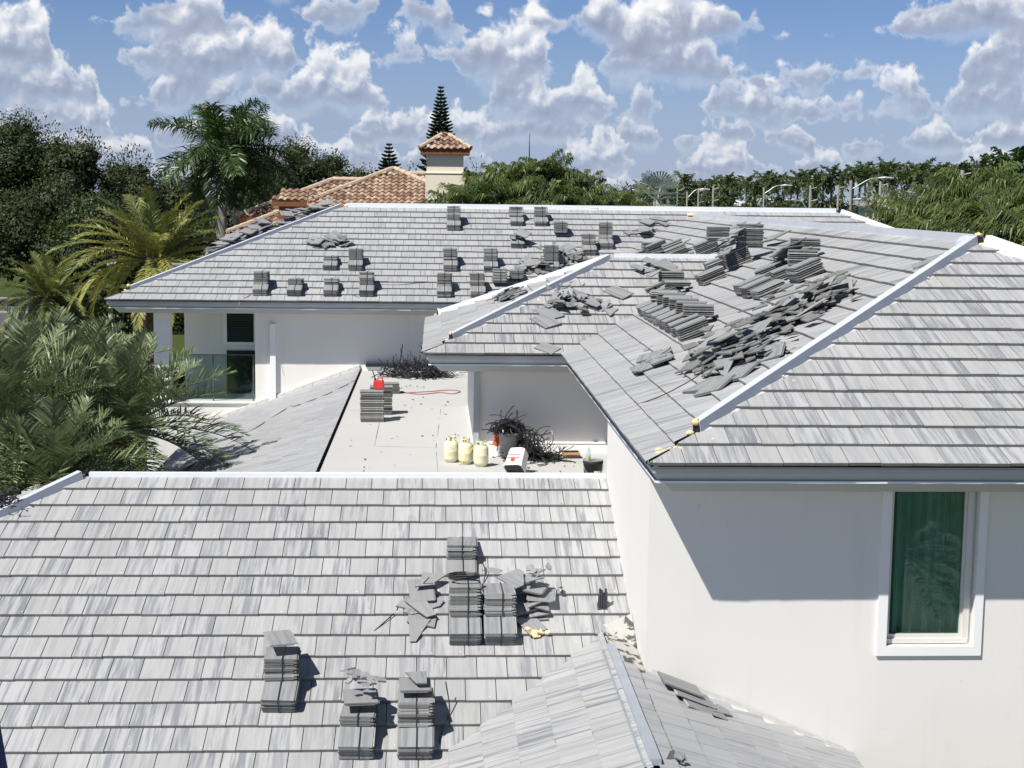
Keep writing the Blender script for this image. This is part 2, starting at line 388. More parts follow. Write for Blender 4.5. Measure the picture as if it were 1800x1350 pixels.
roof_gr = tile_roof('tile_roof', 'gr', [(1.79, 11.6, -4.6), (4.14, 11.6, -4.6-2.35*T), (4.14, 14.47, -4.6-2.35*T), (1.79, 14.47, -4.6)], M_tile_far, label='right slope of the small front cross roof against the wall', flecks=.6)

# walls (inside faces are never seen; each is a closed shell of plain stucco)
wb = MB()
fy = 14.48; WX0, WX1, WZ0 = 4.48, 5.36, -4.41
def quad(mb, a, b, c, d_, mi=0): mb.add([a, b, c, d_], [(0, 1, 2, 3)], mi)
zt = -2.66
def wallseg(mb, x0, y0, x1, y1, z0=-H, z1=zt): quad(mb, (x0, y0, z0), (x1, y1, z0), (x1, y1, z1), (x0, y0, z1))
# front wall of the wing round the window opening
for (xa, xb, za, zb) in ((2.09, WX0, -H, zt), (WX1, 11.1, -H, zt), (WX0, WX1, -H, WZ0)): wallseg(wb, xa, fy, xb, fy, za, zb)
for (xa, ya, xb, yb) in ((WX0, fy, WX0, fy+.16), (WX1, fy+.16, WX1, fy)): wallseg(wb, xa, ya, xb, yb, WZ0, zt)
quad(wb, (WX0, fy, WZ0), (WX1, fy, WZ0), (WX1, fy+.16, WZ0), (WX0, fy+.16, WZ0))
wallseg(wb, 2.09, 18.15, 2.09, fy); wallseg(wb, 3.6, 18.15, 2.09, 18.15); wallseg(wb, 11.1, fy, 11.1, 39)
wallseg(wb, .63, 24.1, 3.6, 24.1); wallseg(wb, .63, 29.25, .63, 24.1); wallseg(wb, 3.6, 29.25, .63, 29.25); wallseg(wb, 3.6, 24.1, 3.6, 18.15)
wallseg(wb, 3.6, 35.17, 3.6, 29.25)
wb.build('wall', M_white, house)
wl2 = MB()
FYW = 35.17
wallseg(wl2, -4.15, FYW, 3.6, FYW); wallseg(wl2, -4.15, 36.6, -4.15, FYW)
wallseg(wl2, -6.66, FYW, -4.15, FYW, -H, -4.84)                       # parapet under the balcony glass
wallseg(wl2, -5.99, 43.7, -5.99, 36.6); wallseg(wl2, -6.67, 36.6, -6.67, FYW, -H, -4.84)
quad(wl2, (-6.66, FYW, -4.84), (-4.15, FYW, -4.84), (-4.15, 36.6, -4.84), (-6.66, 36.6, -4.84))
# recessed balcony wall, open at its far left so the garden shows past the column
for (xa, xb, za, zb) in ((-5.99, -5.02, -4.84, zt), (-5.02, -4.3, -4.84, -3.62), (-4.3, -4.15, -4.84, zt)): wallseg(wl2, xa, 36.6, xb, 36.6, za, zb)
quad(wl2, (-6.7, FYW-.03, zt-.001), (-4.1, FYW-.03, zt-.001), (-4.1, 37, zt-.001), (-6.7, 37, zt-.001))
wl2.build('wall', M_white, house)
cm = MB(); cm.box(-6.46, -6.10, FYW+.02, FYW+.38, -4.84, zt-.004); cm.build('column', M_trim, house)
# terrace floor of the flat roof, its curbs and patch lines
dk = MB()
quad(dk, (-1.70, 18.2, -4.1), (3.6, 18.2, -4.1), (3.6, 35.17, -4.1), (-1.70, 35.17, -4.1))
dk_o = dk.build('flat_roof', M_deckm, house)
sm = MB()
def seam(x0, y0, x1, y1, wd=.011, z=-4.096):
    a = Vector((x0, y0, z)); b = Vector((x1, y1, z)); nn = (b-a).cross(Vector((0, 0, 1))).normalized()*wd/2
    k = max(2, int((b-a).length/.4)); 
    for i in range(k):
        if random.random() < .25: continue
        p, q = a.lerp(b, i/k), a.lerp(b, (i+1)/k); j = random.uniform(.2, 1)
        sm.add([p-nn*j, q-nn*j, q+nn*j, p+nn*j], [(0, 1, 2, 3)])
seam(-.95, 24.5, .02, 24.4, .012); seam(-.98, 24.5, -1.0, 28.2, .012); seam(.02, 24.4, .12, 29.3, .012); seam(.1, 29.3, .66, 29.3); seam(.1, 18.2, .02, 24.4)
seam(-1.6, 28.6, -1.1, 28.5); seam(1.4, 18.2, 1.4, 24.1); seam(-1.6, 21.4, .1, 21.3); seam(-1.5, 32.0, .6, 32.1); seam(.1, 22, 3.2, 22)
for _ in range(40):
    x, y = random.uniform(-1.5, 3.2), random.uniform(19, 34); s_ = random.uniform(.008, .03)
    if x > .6 and y > 24: continue
    sm.add([(x, y, -4.095), (x+s_*2, y+s_*.3, -4.095), (x+s_*1.6, y+s_*2.2, -4.095), (x-s_*.4, y+s_*1.5, -4.095)], [(0, 1, 2, 3)])
o_ = sm.build('seam', M_dark, house); adopt(o_, dk_o)
cb = MB(); cb.box(.86, 3.55, 23.94, 24.09, -4.1, -3.98); cb.box(.86, 3.55, 24.02, 24.095, -3.972, -3.94); cb.box(.63, .9, 29.27, 29.32, -4.1, -3.9)
cb.box(-1.60, .66, 35.08, 35.16, -4.1, -4.0)
cb.build('curb', M_trim, house)
cb = MB(); cb.box(.86, 3.55, 24.0, 24.09, -3.98, -3.972, 0); cb.box(-1.60, .4, 35.02, 35.16, -3.998, -3.93); cb.build('flashing', M_black, house)
# stucco band along the wall where the lean-to meets it, with loose flashing
fl = MB()
for i in range(16):
    x0 = -1.75-i*.215; x1 = x0-.22; z0 = -4.1+.366*(x0+1.68); z1 = -4.1+.366*(x1+1.68); j = random.uniform(-.012, .018)
    fl.add([(x0, 35.10, z0+.04+j), (x1, 35.10, z1+.04+j), (x1, 35.10, z1+.15+j), (x0, 35.10, z0+.15+j), (x0, 35.16, z0+.16+j), (x1, 35.16, z1+.16+j)], [(0, 3, 2, 1), (3, 4, 5, 2)])
fl.build('flashing', mat_plain('white_flashing', (.66, .65, .63), .9, .12, 9), house); fl = MB()
for i in range(8):
    x0 = 2.15+i*.245; x1 = x0+.245; zz = lambda x: -4.6-(x-1.79)*T; j = random.uniform(-.008, .012); d0 = random.uniform(.05, .09)
    fl.add([(x0, 14.465, zz(x0)+.075+j), (x1, 14.465, zz(x1)+.075+j), (x1, 14.465-d0*.7, zz(x1)+.06), (x0, 14.465-d0*.7, zz(x0)+.06)], [(0, 3, 2, 1)])
    fl.add([(x0, 14.47, zz(x0)+.12+j), (x1, 14.47, zz(x1)+.12+j), (x1, 14.465, zz(x1)+.075+j), (x0, 14.465, zz(x0)+.075+j)], [(0, 3, 2, 1)])
fl.build('flashing', mat_plain('grey_mortar_flashing', (.60, .59, .56), .9, .15, 9), house)
# torn patch at the head of the small cross roof: mortar over black membrane
pm, t = new_mat('torn_mortar'); c = objc(t)
finish(pm, t, t.mix(t.mr(t.noise(c, 4.5, 7, .62, .8), .47, .50), (.085, .085, .085), (.42, .412, .39)), .9, t.noise(c, 20, 4), .01)
pt = MB()
Fg = FR['gr']
def onp(key, u, v, n=.0): return FR[key] @ Vector((u, v, n))
pt.add([(1.70, 15.55, -4.53), (2.085, 15.55, -4.38+.005), (2.085, 15.1, -4.60), (1.79, 15.38, -4.535)], [(0, 1, 2, 3)])
pt.add([(1.79, 15.42, -4.535), (2.085, 15.30, -4.60), (2.085, 14.3, -4.665), (1.93, 14.50, -4.60), (1.80, 14.75, -4.535)], [(0, 4, 3, 2, 1)])
pt.build('torn_patch', pm, house)

# eaves: tile-edge metal, crown fascia, white lip, lower fascia and soffit
ev = MB()
pth = [(-7.37, 44.46), (-7.37, 34.46), (2.0, 34.46), (2.0, 29.9), (-.15, 29.9), (-.15, 23.4), (2.0, 23.4), (2.0, 13.78), (11.23, 13.78), (11.23, 34.46), (15.45, 34.46)]
outs = [V3(-1, 0, 0), V3(0, -1, 0), V3(-1, 0, 0), V3(0, 1, 0), V3(-1, 0, 0), V3(0, -1, 0), V3(-1, 0, 0), V3(0, -1, 0), V3(1, 0, 0), V3(0, -1, 0)]
prof = [(.0, .012), (-.012, -.012), (-.016, -.05), (-.03, -.052), (-.07, -.125), (-.045, -.128), (-.045, -.148), (-.13, -.152), (-.24, -.262), (-.80, -.262)]
ev.sweep([(x, y, ZE) for x, y in pth], outs, prof, [0, 0, 1, 0, 1, 2, 1, 1, 3])
o_ = ev.build('fascia', [M_fascia, M_soffit, M_trim, M_soffit], house)
# upper side of the eave boards so that nothing is open from above
# ridge and hip metals
def cap_metal(p0, p1, w_=.055, h_=.085, fl_=.10, mat=M_metal, jag=.02, tt=None, parent=house):
    p0, p1 = Vector(p0), Vector(p1); ax = (p1-p0); L = ax.length; ax.normalize()
    side = ax.cross(Vector((0, 0, 1))).normalized(); upv = side.cross(ax).normalized()
    mb = MB(); n = max(2, int(L/.30)); dn = tt if tt is not None else .0
    rows = []
    for i in range(n+1):
        p = p0+ax*(L*i/n); wob = random.uniform(-1, 1)*jag; seg = .004 if (i//8) % 2 else 0
        rows.append([p-side*(w_/2+fl_+abs(wob))+upv*(.035-dn), p-side*(w_/2+seg)+upv*.05, p-side*(w_/2+seg)+upv*(h_+.052), p+side*(w_/2+seg)+upv*(h_+.052), p+side*(w_/2+seg)+upv*.05, p+side*(w_/2+fl_+abs(wob))+upv*(.035-dn)])
    for i in range(n):
        a, b = rows[i], rows[i+1]
        for j in range(5): mb.add([a[j], a[j+1], b[j+1], b[j]], [(0, 1, 2, 3)])
    mb.add(rows[0][1:5], [(0, 1, 2, 3)]); mb.add(rows[-1][1:5], [(3, 2, 1, 0)])
    return mb.build('ridge_metal', mat, parent)
def hip(c, s, sx=1, sy=1, s0=0.): return (c[0]+sx*s0, c[1]+sy*s0, c[2]+s0*T), (c[0]+sx*s, c[1]+sy*s, c[2]+s*T)
rp = {}
cap_metal((-4.13, 18.2, -3.515), (2.085, 18.2, -3.515), .07, .095, .015, M_ridgew)
a, b = hip((-10.75, 11.6, -3.47-6.6*T), 6.55, 1, 1); cap_metal(a, b, .085, .105, .015, tt=.0)
cap_metal((-2.30, yR, zR-.01), (10.40, yR, zR-.01), .08, .10, .02, M_ridgew)
a, b = hip((-7.37, 34.46, ZE), 4.95, s0=.45); cap_metal(a, b, .085, .09, .012, tt=.0)
a, b = hip((15.45, 34.46, ZE), 4.93, -1, 1); cap_metal(a, b, .10, .10, .012, M_ridgew, tt=.0)
a, b = hip((-.15, 23.4, ZE), 3.18, s0=.42); cap_metal(a, b, .08, .10, .015, tt=.0)
a, b = hip((-.15, 29.9, ZE), 3.18, 1, -1, s0=.25); cap_metal(a, b, .08, .09, .012, M_ridgew, tt=.0)
cap_metal((3.12, 26.65, zm-.005), (5.0, 26.65, zm-.005), .07, .085, .02, M_ridgew)
a, b = hip((2, 13.78, ZE), 4.58, s0=.52); cap_metal(a, b, .085, .11, .018, tt=.0)
a, b = hip((11.23, 13.78, ZE), 4.55, -1, 1, s0=.3); cap_metal(a, b, .14, .13, .02, M_ridgew, tt=.0)
cap_metal((XA, yA+.12, zA), (XA, yJ+.1, zA), .07, .10, .02, tt=.0)
cap_metal((1.79, 14.86, -4.60), (1.79, 11.7, -4.60), .085, .055, .05, M_galv, .006, tt=.0)
# rounded collar at the apex of the wing roof
cl = MB(); Mc = Matrix.Translation((XA-.02, yA+.10, zA+.06)) @ Matrix.Rotation(R(90), 4, 'X')
pts = []
for k in range(13):
    th = math.pi*k/12; pts.append((math.cos(th)*.15, math.sin(th)*.15))
for k in range(12):
    (xa, za), (xb, zb) = pts[k], pts[k+1]
    cl.add([(XA-.03+xa, yA-.02, zA+.01+za), (XA-.03+xb, yA-.02, zA+.01+zb), (XA-.03+xb, yA+.26, zA+.02+zb*.8), (XA-.03+xa, yA+.26, zA+.02+za*.8)], [(0, 1, 2, 3)])
    cl.add([(XA-.03+xa, yA-.02, zA+.01+za), (XA-.03+xb, yA-.02, zA+.01+zb), (XA-.03+xb*.8, yA-.02, zA+.01+zb*.8), (XA-.03+xa*.8, yA-.02, zA+.01+za*.8)], [(0, 1, 2, 3)])
cl.build('ridge_collar', M_metal, house)
# foam blobs and dark open ends of the ridge boxes
def blob(mb, c, r, n=1, sq=.7, mi=0):
    mb = MB()
    bm = bmesh.new(); bmesh.ops.create_icosphere(bm, subdivisions=2, radius=1)
    ph = random.uniform(0, 9)
    vs = [Vector(c)+Vector((v.co.x*r[0], v.co.y*r[1], v.co.z*r[2]))*(1+.22*math.sin(7*v.co.x+ph)*math.cos(6*v.co.y+ph*2)+.12*math.sin(15*v.co.z+ph)) for v in bm.verts]
    bm.verts.index_update(); mb.add(vs, [[v.index for v in f.verts] for f in bm.faces], mi); bm.free(); mb.build('roof_foam', M_foam, house, smooth=True)
fo = MB(); bk = MB()
def hend(c, sx=1, sy=1, s=.5):
    p = Vector((c[0]+sx*s, c[1]+sy*s, c[2]+s*T)); return p
for c, sx, sy, s, kx in (((2, 13.78, ZE), 1, 1, .50, 1.25), ((-.15, 23.4, ZE), 1, 1, .40, .9), ((-7.37, 34.46, ZE), 1, 1, .43, 1.2), ((-.15, 29.9, ZE), 1, -1, .22, .8)):
    p = hend(c, sx, sy, s)
    blob(fo, p+V3(-.01, -.01, .155), (.032*kx, .032*kx, .032*kx)); blob(fo, p+V3(-.07*sx, -.05*sy, .05), (.035*kx, .03*kx, .022*kx))
    q = Matrix.Translation(p+V3(-.004*sx, -.004*sy, .09)) @ Matrix.Rotation(R(45*sx*sy), 4, 'Z')
    bk.box(-.012, .012, -.034, .034, -.05, .055, M=q)
for i in range(9):
    s = .48-i*.02; p = hend((2, 13.78, ZE), 1, 1, s)
    blob(fo, (2.10+i*.055, 13.98+i*.028+random.uniform(-.01, .01), ZE+.105+i*.012), (.035, .03, .022))
blob(fo, (2.62, 14.13, ZE+.20), (.03, .03, .03)); blob(fo, (2.30, 14.02, ZE+.13), (.05, .03, .03))
blob(fo, (2.16, 14.05, ZE+.10), (.05, .04, .025)); blob(fo, (2.13, 14.12, ZE+.11), (.05, .03, .025))
for q, r in (((XA-.11, yA-.02, zA+.10), .045), ((XA+.0, yA-.04, zA+.15), .05), ((XA+.03, yA-.06, zA+.03), .045), ((XA+.24, yA-.05, zA+.07), .06), ((XA+.33, yA-.12, zA+.03), .045), ((XA-.06, yA-.05, zA+.05), .04)): blob(fo, q, (r*.95, r*.8, r*.55))
for f_ in (.33, .56, .80): 
    p = hend((2, 13.78, ZE), 1, 1, 4.6*f_); blob(fo, p+V3(.12, -.10, .01), (.03, .02, .018)); blob(fo, p+V3(.02, -.07, .06), (.012, .012, .012))
p = hend((-.15, 23.4, ZE), 1, 1, 1.75); blob(fo, p+V3(.1, -.08, .02), (.025, .025, .03))
blob(fo, (6.55, yJ-.02, zA+.10), (.12, .08, .05)); blob(fo, (5.02, 26.65, zm+.06), (.05, .05, .05)); blob(fo, (-2.3, yR, zR+.06), (.06, .06, .05))
bk.box(XA-.035, XA+.05, yA-.075, yA-.06, zA+.035, zA+.125); bk.box(10.44, 10.56, yR-.08, yR+.05, zR+.0, zR+.10)
bk.build('open_ridge_end', M_black, house)

# window in the wing's front wall
fr = MB(); y0, y1 = fy-.028, fy+.02
for b_ in ((4.385, WX0+.002, -4.505, zt-.05), (WX1-.002, 5.44, -4.505, zt-.05)): fr.box(b_[0], b_[1], y0, y1, b_[2], b_[3])
fr.box(WX0+.002, WX1-.002, y0, y1, -4.505, WZ0+.002)
win = fr.build('window', M_trim, house)
M_alu = mat_plain('beige_window_frame', (.66, .64, .61), .5, .05)
fa = MB(); g0 = fy+.10
fa.box(WX0, 4.535, g0-.02, g0+.04, WZ0, zt); fa.box(5.245, WX1, g0-.02, g0+.04, WZ0, zt); fa.box(4.535, 5.245, g0-.02, g0+.04, WZ0, -4.315)
fa.box(5.27, 5.33, g0-.045, g0-.02, WZ0+.05, zt); fa.box(4.50, 5.32, g0-.05, g0-.02, WZ0+.01, WZ0+.055)
o_ = fa.build('frame', M_alu, house); adopt(o_, win)
M_glass, t = new_mat('green_glass')
fz = t.new('ShaderNodeFresnel'); fz.inputs[0].default_value = 1.55
tr = t.new('ShaderNodeBsdfTransparent'); tr.inputs[0].default_value = (.62, .76, .70, 1)
gl = t.new('ShaderNodeBsdfGlossy'); gl.inputs['Roughness'].default_value = .01; gl.inputs[0].default_value = (.85, .95, .92, 1)
mxx = t.new('ShaderNodeMixShader'); t.l.new(t.math('MULTIPLY_ADD', fz.outputs[0], .5, .01), mxx.inputs[0]); t.l.new(tr.outputs[0], mxx.inputs[1]); t.l.new(gl.outputs[0], mxx.inputs[2])
ot = t.new('ShaderNodeOutputMaterial'); t.l.new(mxx.outputs[0], ot.inputs[0])
gm = MB(); gm.box(4.53, 5.25, g0, g0+.008, -4.32, zt); o_ = gm.build('pane', M_glass, house); adopt(o_, win)
cu = MB(); M_curt = mat_plain('pale_curtain', (.70, .76, .72), .9, .1, 6)
n = 90
for i in range(n):
    xa, xb = 4.50+.80*i/n, 4.50+.80*(i+1)/n
    f = lambda x: fy+.24+.045*math.sin((x-4.5)*40)+.015*math.sin((x-4.5)*103+1)
    cu.add([(xa, f(xa), -4.7), (xb, f(xb), -4.7), (xb, f(xb), zt), (xa, f(xa), zt)], [(0, 1, 2, 3)])
o_ = cu.build('curtain', M_curt, house, smooth=True); adopt(o_, win)
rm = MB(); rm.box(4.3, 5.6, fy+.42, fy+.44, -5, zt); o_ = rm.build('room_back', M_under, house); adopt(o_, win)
# window and balcony glass of the far part
fr = MB(); wy = 36.6
fr.box(-5.06, -4.98, wy-.06, wy+.02, -3.66, zt); fr.box(-4.34, -4.28, wy-.06, wy+.02, -3.66, zt); fr.box(-4.98, -4.34, wy-.06, wy+.02, -3.66, -3.60)
w2 = fr.build('window', M_trim, house)
M_dkglass = mat_plain('dark_louvre_glass', (.020, .040, .036), .15, .1, 3, spec=.6)
gm = MB(); gm.box(-5.0, -4.3, wy, wy+.01, -3.62, zt); o_ = gm.build('pane', M_dkglass, house); adopt(o_, w2)
dg = MB(); dg.box(-4.99, -4.18, wy-.03, wy-.02, -4.84, -3.80); o_ = dg.build('pane', M_dkglass, house); adopt(o_, w2)
lv = MB()
for i in range(22): lv.box(-4.97, -4.35, wy-.015, wy-.003, -3.58+i*.041, -3.574+i*.041)
o_ = lv.build('louvre', mat_plain('green_louvre', (.04, .07, .065), .4), house); adopt(o_, w2)
rl = MB(); rl.box(-6.05, -4.16, FYW+.05, FYW+.062, -4.80, -3.76)
M_rail = bpy.data.materials.new('balcony_glass'); M_rail.use_nodes = True; t = NT(M_rail.node_tree); t.n.clear()
tr = t.new('ShaderNodeBsdfTransparent'); tr.inputs[0].default_value = (.74, .84, .82, 1)
gl = t.new('ShaderNodeBsdfGlossy'); gl.inputs['Roughness'].default_value = .02; mxx = t.new('ShaderNodeMixShader'); mxx.inputs[0].default_value = .12
t.l.new(tr.outputs[0], mxx.inputs[1]); t.l.new(gl.outputs[0], mxx.inputs[2]); ot = t.new('ShaderNodeOutputMaterial'); t.l.new(mxx.outputs[0], ot.inputs[0])
rail = rl.build('balcony_railing', M_rail, house)
ps = MB()
for x in (-6.05, -5.12, -4.2): ps.box(x-.012, x+.012, FYW+.03, FYW+.085, -4.84, -3.77)
ps.box(-6.05, -4.16, FYW+.045, FYW+.068, -3.775, -3.755)
o_ = ps.build('rail_post', mat_plain('dark_rail', (.12, .12, .12), .4), house); adopt(o_, rail)
sl = MB(); sl.box(-6.68, -4.13, FYW-.05, FYW+.0, -4.88, -4.84); sl.build('sill', M_trim, house)
# downspout on the far wall and the corner pipe of the middle block
dn = MB(); dn.box(-3.80, -3.67, FYW-.10, FYW-.005, -4.86, -3.03); dn.box(-3.79, -3.68, FYW-.14, FYW-.02, -4.92, -4.86); dn.build('downspout', M_trim, house)
dn = MB(); dn.box(.615, .70, 24.02, 24.095, -4.09, -2.75); dn.build('downspout', M_fascia, house)
dn = MB(); dn.box(-5.42, -5.28, 22.5, 35.0, -5.62, -5.42); dn.build('gutter', M_trim, house)
# ------------------------------------------------------------------ loose roof tiles: bundles, heaps, single slabs
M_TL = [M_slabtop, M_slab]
def tile_mesh(seed, L=.42, Wd=.32, broken=0):
    rs_ = random.Random(seed); mb = MB()
    if not broken: poly = [(-Wd/2, 0), (Wd/2, 0), (Wd/2, L), (-Wd/2, L)]
    else:
        poly = [(-Wd/2, 0), (Wd/2, 0), (Wd/2, L), (-Wd/2, L)]
        for _ in range(broken):
            a = rs_.uniform(0, 2*math.pi); nx, ny = math.cos(a), math.sin(a); cx, cy = rs_.uniform(-.04, .04), L/2+rs_.uniform(-.05, .05); dd = rs_.uniform(.0, .10)
            out = []
            for i in range(len(poly)):
                p, q = poly[i], poly[(i+1) % len(poly)]
                f = lambda r_: (r_[0]-cx)*nx+(r_[1]-cy)*ny-dd
                if f(p) <= 0: out.append(p)
                if f(p)*f(q) < 0:
                    k = f(p)/(f(p)-f(q)); out.append((p[0]+(q[0]-p[0])*k+rs_.uniform(-.01, .01), p[1]+(q[1]-p[1])*k+rs_.uniform(-.01, .01)))
            if len(out) >= 3: poly = out
        # ragged break line
        out = []
        for i in range(len(poly)):
            p, q = poly[i], poly[(i+1) % len(poly)]; out.append(p); l_ = math.hypot(q[0]-p[0], q[1]-p[1])
            if l_ > .12 and abs(p[0]-q[0]) > .01 and abs(p[1]-q[1]) > .01:
                for k in (.35, .68): out.append((p[0]+(q[0]-p[0])*k+rs_.uniform(-.007, .007), p[1]+(q[1]-p[1])*k+rs_.uniform(-.007, .007)))
        poly = out
    n = len(poly); h = .019
    vs = [(x, y, .006) for x, y in poly]+[(x, y, h+.004) for x, y in poly]; r = rs_.random()
    mb.add(vs, [tuple(range(n))[::-1]], 1, r); mb.s = 0
    mb.f.append(tuple(range(n, 2*n))); mb.mi.append(0); mb.r.append(r)
    for i in range(n): mb.f.append((i, (i+1) % n, n+(i+1) % n, n+i)); mb.mi.append(1); mb.r.append(r)
    if not broken:
        mb.box(-Wd/2+.012, Wd/2-.03, .0, .022, -.0055, .010, 1, r)
        for x in (-.10, -.02, .06): mb.box(x, x+.03, .03, L-.02, -.001, .007, 1, r)
        mb.box(Wd/2, Wd/2+.016, .015, L, .004, .013, 1, r)      # side interlock
        mb.box(-Wd/2+.01, Wd/2-.02, L-.03, L-.008, -.004, .007, 1, r)
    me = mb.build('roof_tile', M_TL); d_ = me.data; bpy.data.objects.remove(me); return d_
TILES = [tile_mesh(i) for i in range(5)]
M_slab2 = mat_plain('tile_pale_edge', (.40, .40, .385), .85, .2, 14, .002, dirt=(.25, .25, .235), dirt_amt=.5, dscale=9)
for me_ in TILES[3:]: me_.materials[1] = M_slab2
TILES = TILES[:3]*2+TILES[3:]
BROKEN = [tile_mesh(20+i, broken=1+(i % 3)) for i in range(14)]
PITCH = .031
def strapmesh(n):
    mb = MB(); h = n*PITCH+.004; w_ = .012; th = .0025; x = .02
    pts = [(-.006, -.004), (-.006, h), (.424, h), (.424, -.004)]
    for (ya, za), (yb, zb) in ((pts[0], pts[1]), (pts[1], pts[2]), (pts[2], pts[3])):
        if ya == yb: mb.box(x, x+w_, ya-(th if ya < 0 else 0), ya+(0 if ya < 0 else th), za, zb+th)
        else: mb.box(x, x+w_, ya-th, yb+th, za, za+th)
    o = mb.build('strap', M_strap); d_ = o.data; bpy.data.objects.remove(o); return d_
STR = {}
def bundle(mat, n, label, group, jit=.006, strap=True, seed=None, name='tile_bundle', yaw=.0):
    rs_ = random.Random(seed if seed is not None else random.random())
    mat = mat @ Matrix.Rotation(yaw, 4, 'Z')
    root = empty(name, None, label, 'tile bundle', group, mat=mat)
    for i in range(n):
        o = bpy.data.objects.new('roof_tile', rs_.choice(TILES)); COL.objects.link(o); o.parent = root
        o.location = (rs_.uniform(-jit, jit), rs_.uniform(-jit, jit), i*PITCH+.003); o.rotation_euler = (rs_.uniform(-.006, .006), rs_.uniform(-.006, .006), rs_.uniform(-jit, jit)*1.5)
    if strap:
        if n not in STR: STR[n] = strapmesh(n)
        o = bpy.data.objects.new('strap', STR[n]); COL.objects.link(o); o.parent = root; o.location = (rs_.uniform(-.02, .02), 0, 0)
    return root
def surf(key, u, v, n=.078): return FR[key] @ Matrix.Translation((u, v, n))
def pair(key, u, v, nl, nu, where, group, yl=0, yu=0, strap=(1, 1), off=.27):
    """a flat bundle on the slope with a second one levelled on top of it and on the roof behind"""
    if nl: bundle(surf(key, u, v), nl, 'flat bundle under '+where, group, yaw=yl, strap=strap[0], seed=u*7+v)
    if nu:
        F = FR[key]; P = F @ Vector((u, v+off, .078+(nl*PITCH+.004 if nl else .0)))
        V = F.to_3x3() @ Vector((0, 1, 0)); V.z = 0; V.normalize(); U = F.to_3x3() @ Vector((1, 0, 0))
        if not nl: P = F @ Vector((u, v, .07+.12))
        m_ = Matrix((U, V, Vector((0, 0, 1)))).transposed().to_4x4(); m_.translation = P+Vector((0, 0, .004))
        bundle(m_, nu, 'level bundle atop '+where, group, yaw=yu, strap=strap[1], seed=u*11+v, jit=.009)
G1 = 'strapped tile bundles on the nearest roof slope'
pair('near', .32, -3.18, 5, 10, 'the stack carrying the coiled strap', G1)
pair('near', .685, -3.18, 5, 8, 'the stack right of the coiled strap', G1, yu=.02)
pair('near', .30, -2.03, 2, 5, 'the highest stack on the nearest roof', G1, yu=-.02, off=.25)
pair('near', -1.50, -4.17, 5, 7, 'the leftmost stack on the nearest roof', G1, yl=-.03, yu=.03)
pair('near', -.72, -4.82, 5, 3, 'the low front stack topped with shards', G1, yl=-.02, yu=-.05)
pair('near', -.17, -4.83, 5, 8, 'the front stack right of the shard-topped one', G1, yu=.03)
G2 = 'tile bundles spread over the farthest roof slope'
FARB = [  # u, v, lower, upper, words
 (3.40, .22, 5, 9, 'first stack from the left, far roof bottom row'), (4.17, .20, 5, 4, 'second stack from the left, far roof bottom row'),
 (4.99, .21, 5, 4, 'third stack from the left, far roof bottom row'), (5.79, .22, 5, 9, 'fourth stack from the left, far roof bottom row'),
 (7.56, .20, 5, 9, 'fifth stack from the left, far roof bottom row'), (8.32, .21, 5, 9, 'sixth stack from the left, far roof bottom row'),
 (8.85, .75, 0, 10, 'seventh stack from the left, far roof bottom row'), (9.25, .98, 0, 6, 'last stack of the far roof bottom row by the hip'),
 (4.89, 1.58, 4, 3, 'leftmost stack in the far roof second row'), (5.48, 1.56, 5, 8, 'second stack from the left in the far roof second row'),
 (7.71, 1.58, 5, 9, 'third stack from the left in the far roof second row'), (8.66, 1.56, 5, 9, 'fourth stack from the left in the far roof second row'),
 (10.11, 1.57, 5, 12, 'tall stack beside the broken heap on the far roof'), (9.35, 2.92, 4, 3, 'stack topped with broken tiles mid far roof'),
 (10.46, 3.60, 0, 9, 'stack above the broken heap on the far roof'), (7.80, 3.93, 5, 11, 'leftmost tall stack against the far ridge'),
 (9.39, 4.25, 4, 8, 'second stack from the left against the far ridge'), (10.01, 4.26, 4, 8, 'third stack from the left against the far ridge'),
 (11.53, 2.91, 5, 13, 'tallest stack right of centre on the far roof'), (11.08, 2.54, 5, 8, 'stack just left of the tallest far roof one')]
for u, v, nl, nu, wd_ in FARB: pair('far', u, v, nl, nu, wd_, G2, yl=random.uniform(-.03, .03), yu=random.uniform(-.05, .05))
G3 = 'tile bundles set out on the right wing side slope'
ordn = ['first', 'second', 'third', 'fourth', 'fifth', 'sixth', 'seventh', 'eighth']
for i in range(8):
    u = -10.03+i*.56
    bundle(surf('wl', u, 1.36), 6, ordn[i]+' bundle from the far end of the long front row on the side slope', G3, seed=i, yaw=random.uniform(-.05, .05), strap=False)
for i in range(6):
    F = FR['wl']; P = F @ Vector((-10.0+i*.62, 1.62, .078+6*PITCH+.01)); V = Vector((1, 0, 0)); U = Vector((0, -1, 0))
    m_ = Matrix((U, V, Vector((0, 0, 1)))).transposed().to_4x4(); m_.translation = P
    bundle(m_, 5, ordn[i]+' bundle from the far end of the level rear row on the side slope', G3, seed=50+i, yaw=-.22+random.uniform(-.06, .06), strap=False, jit=.01)
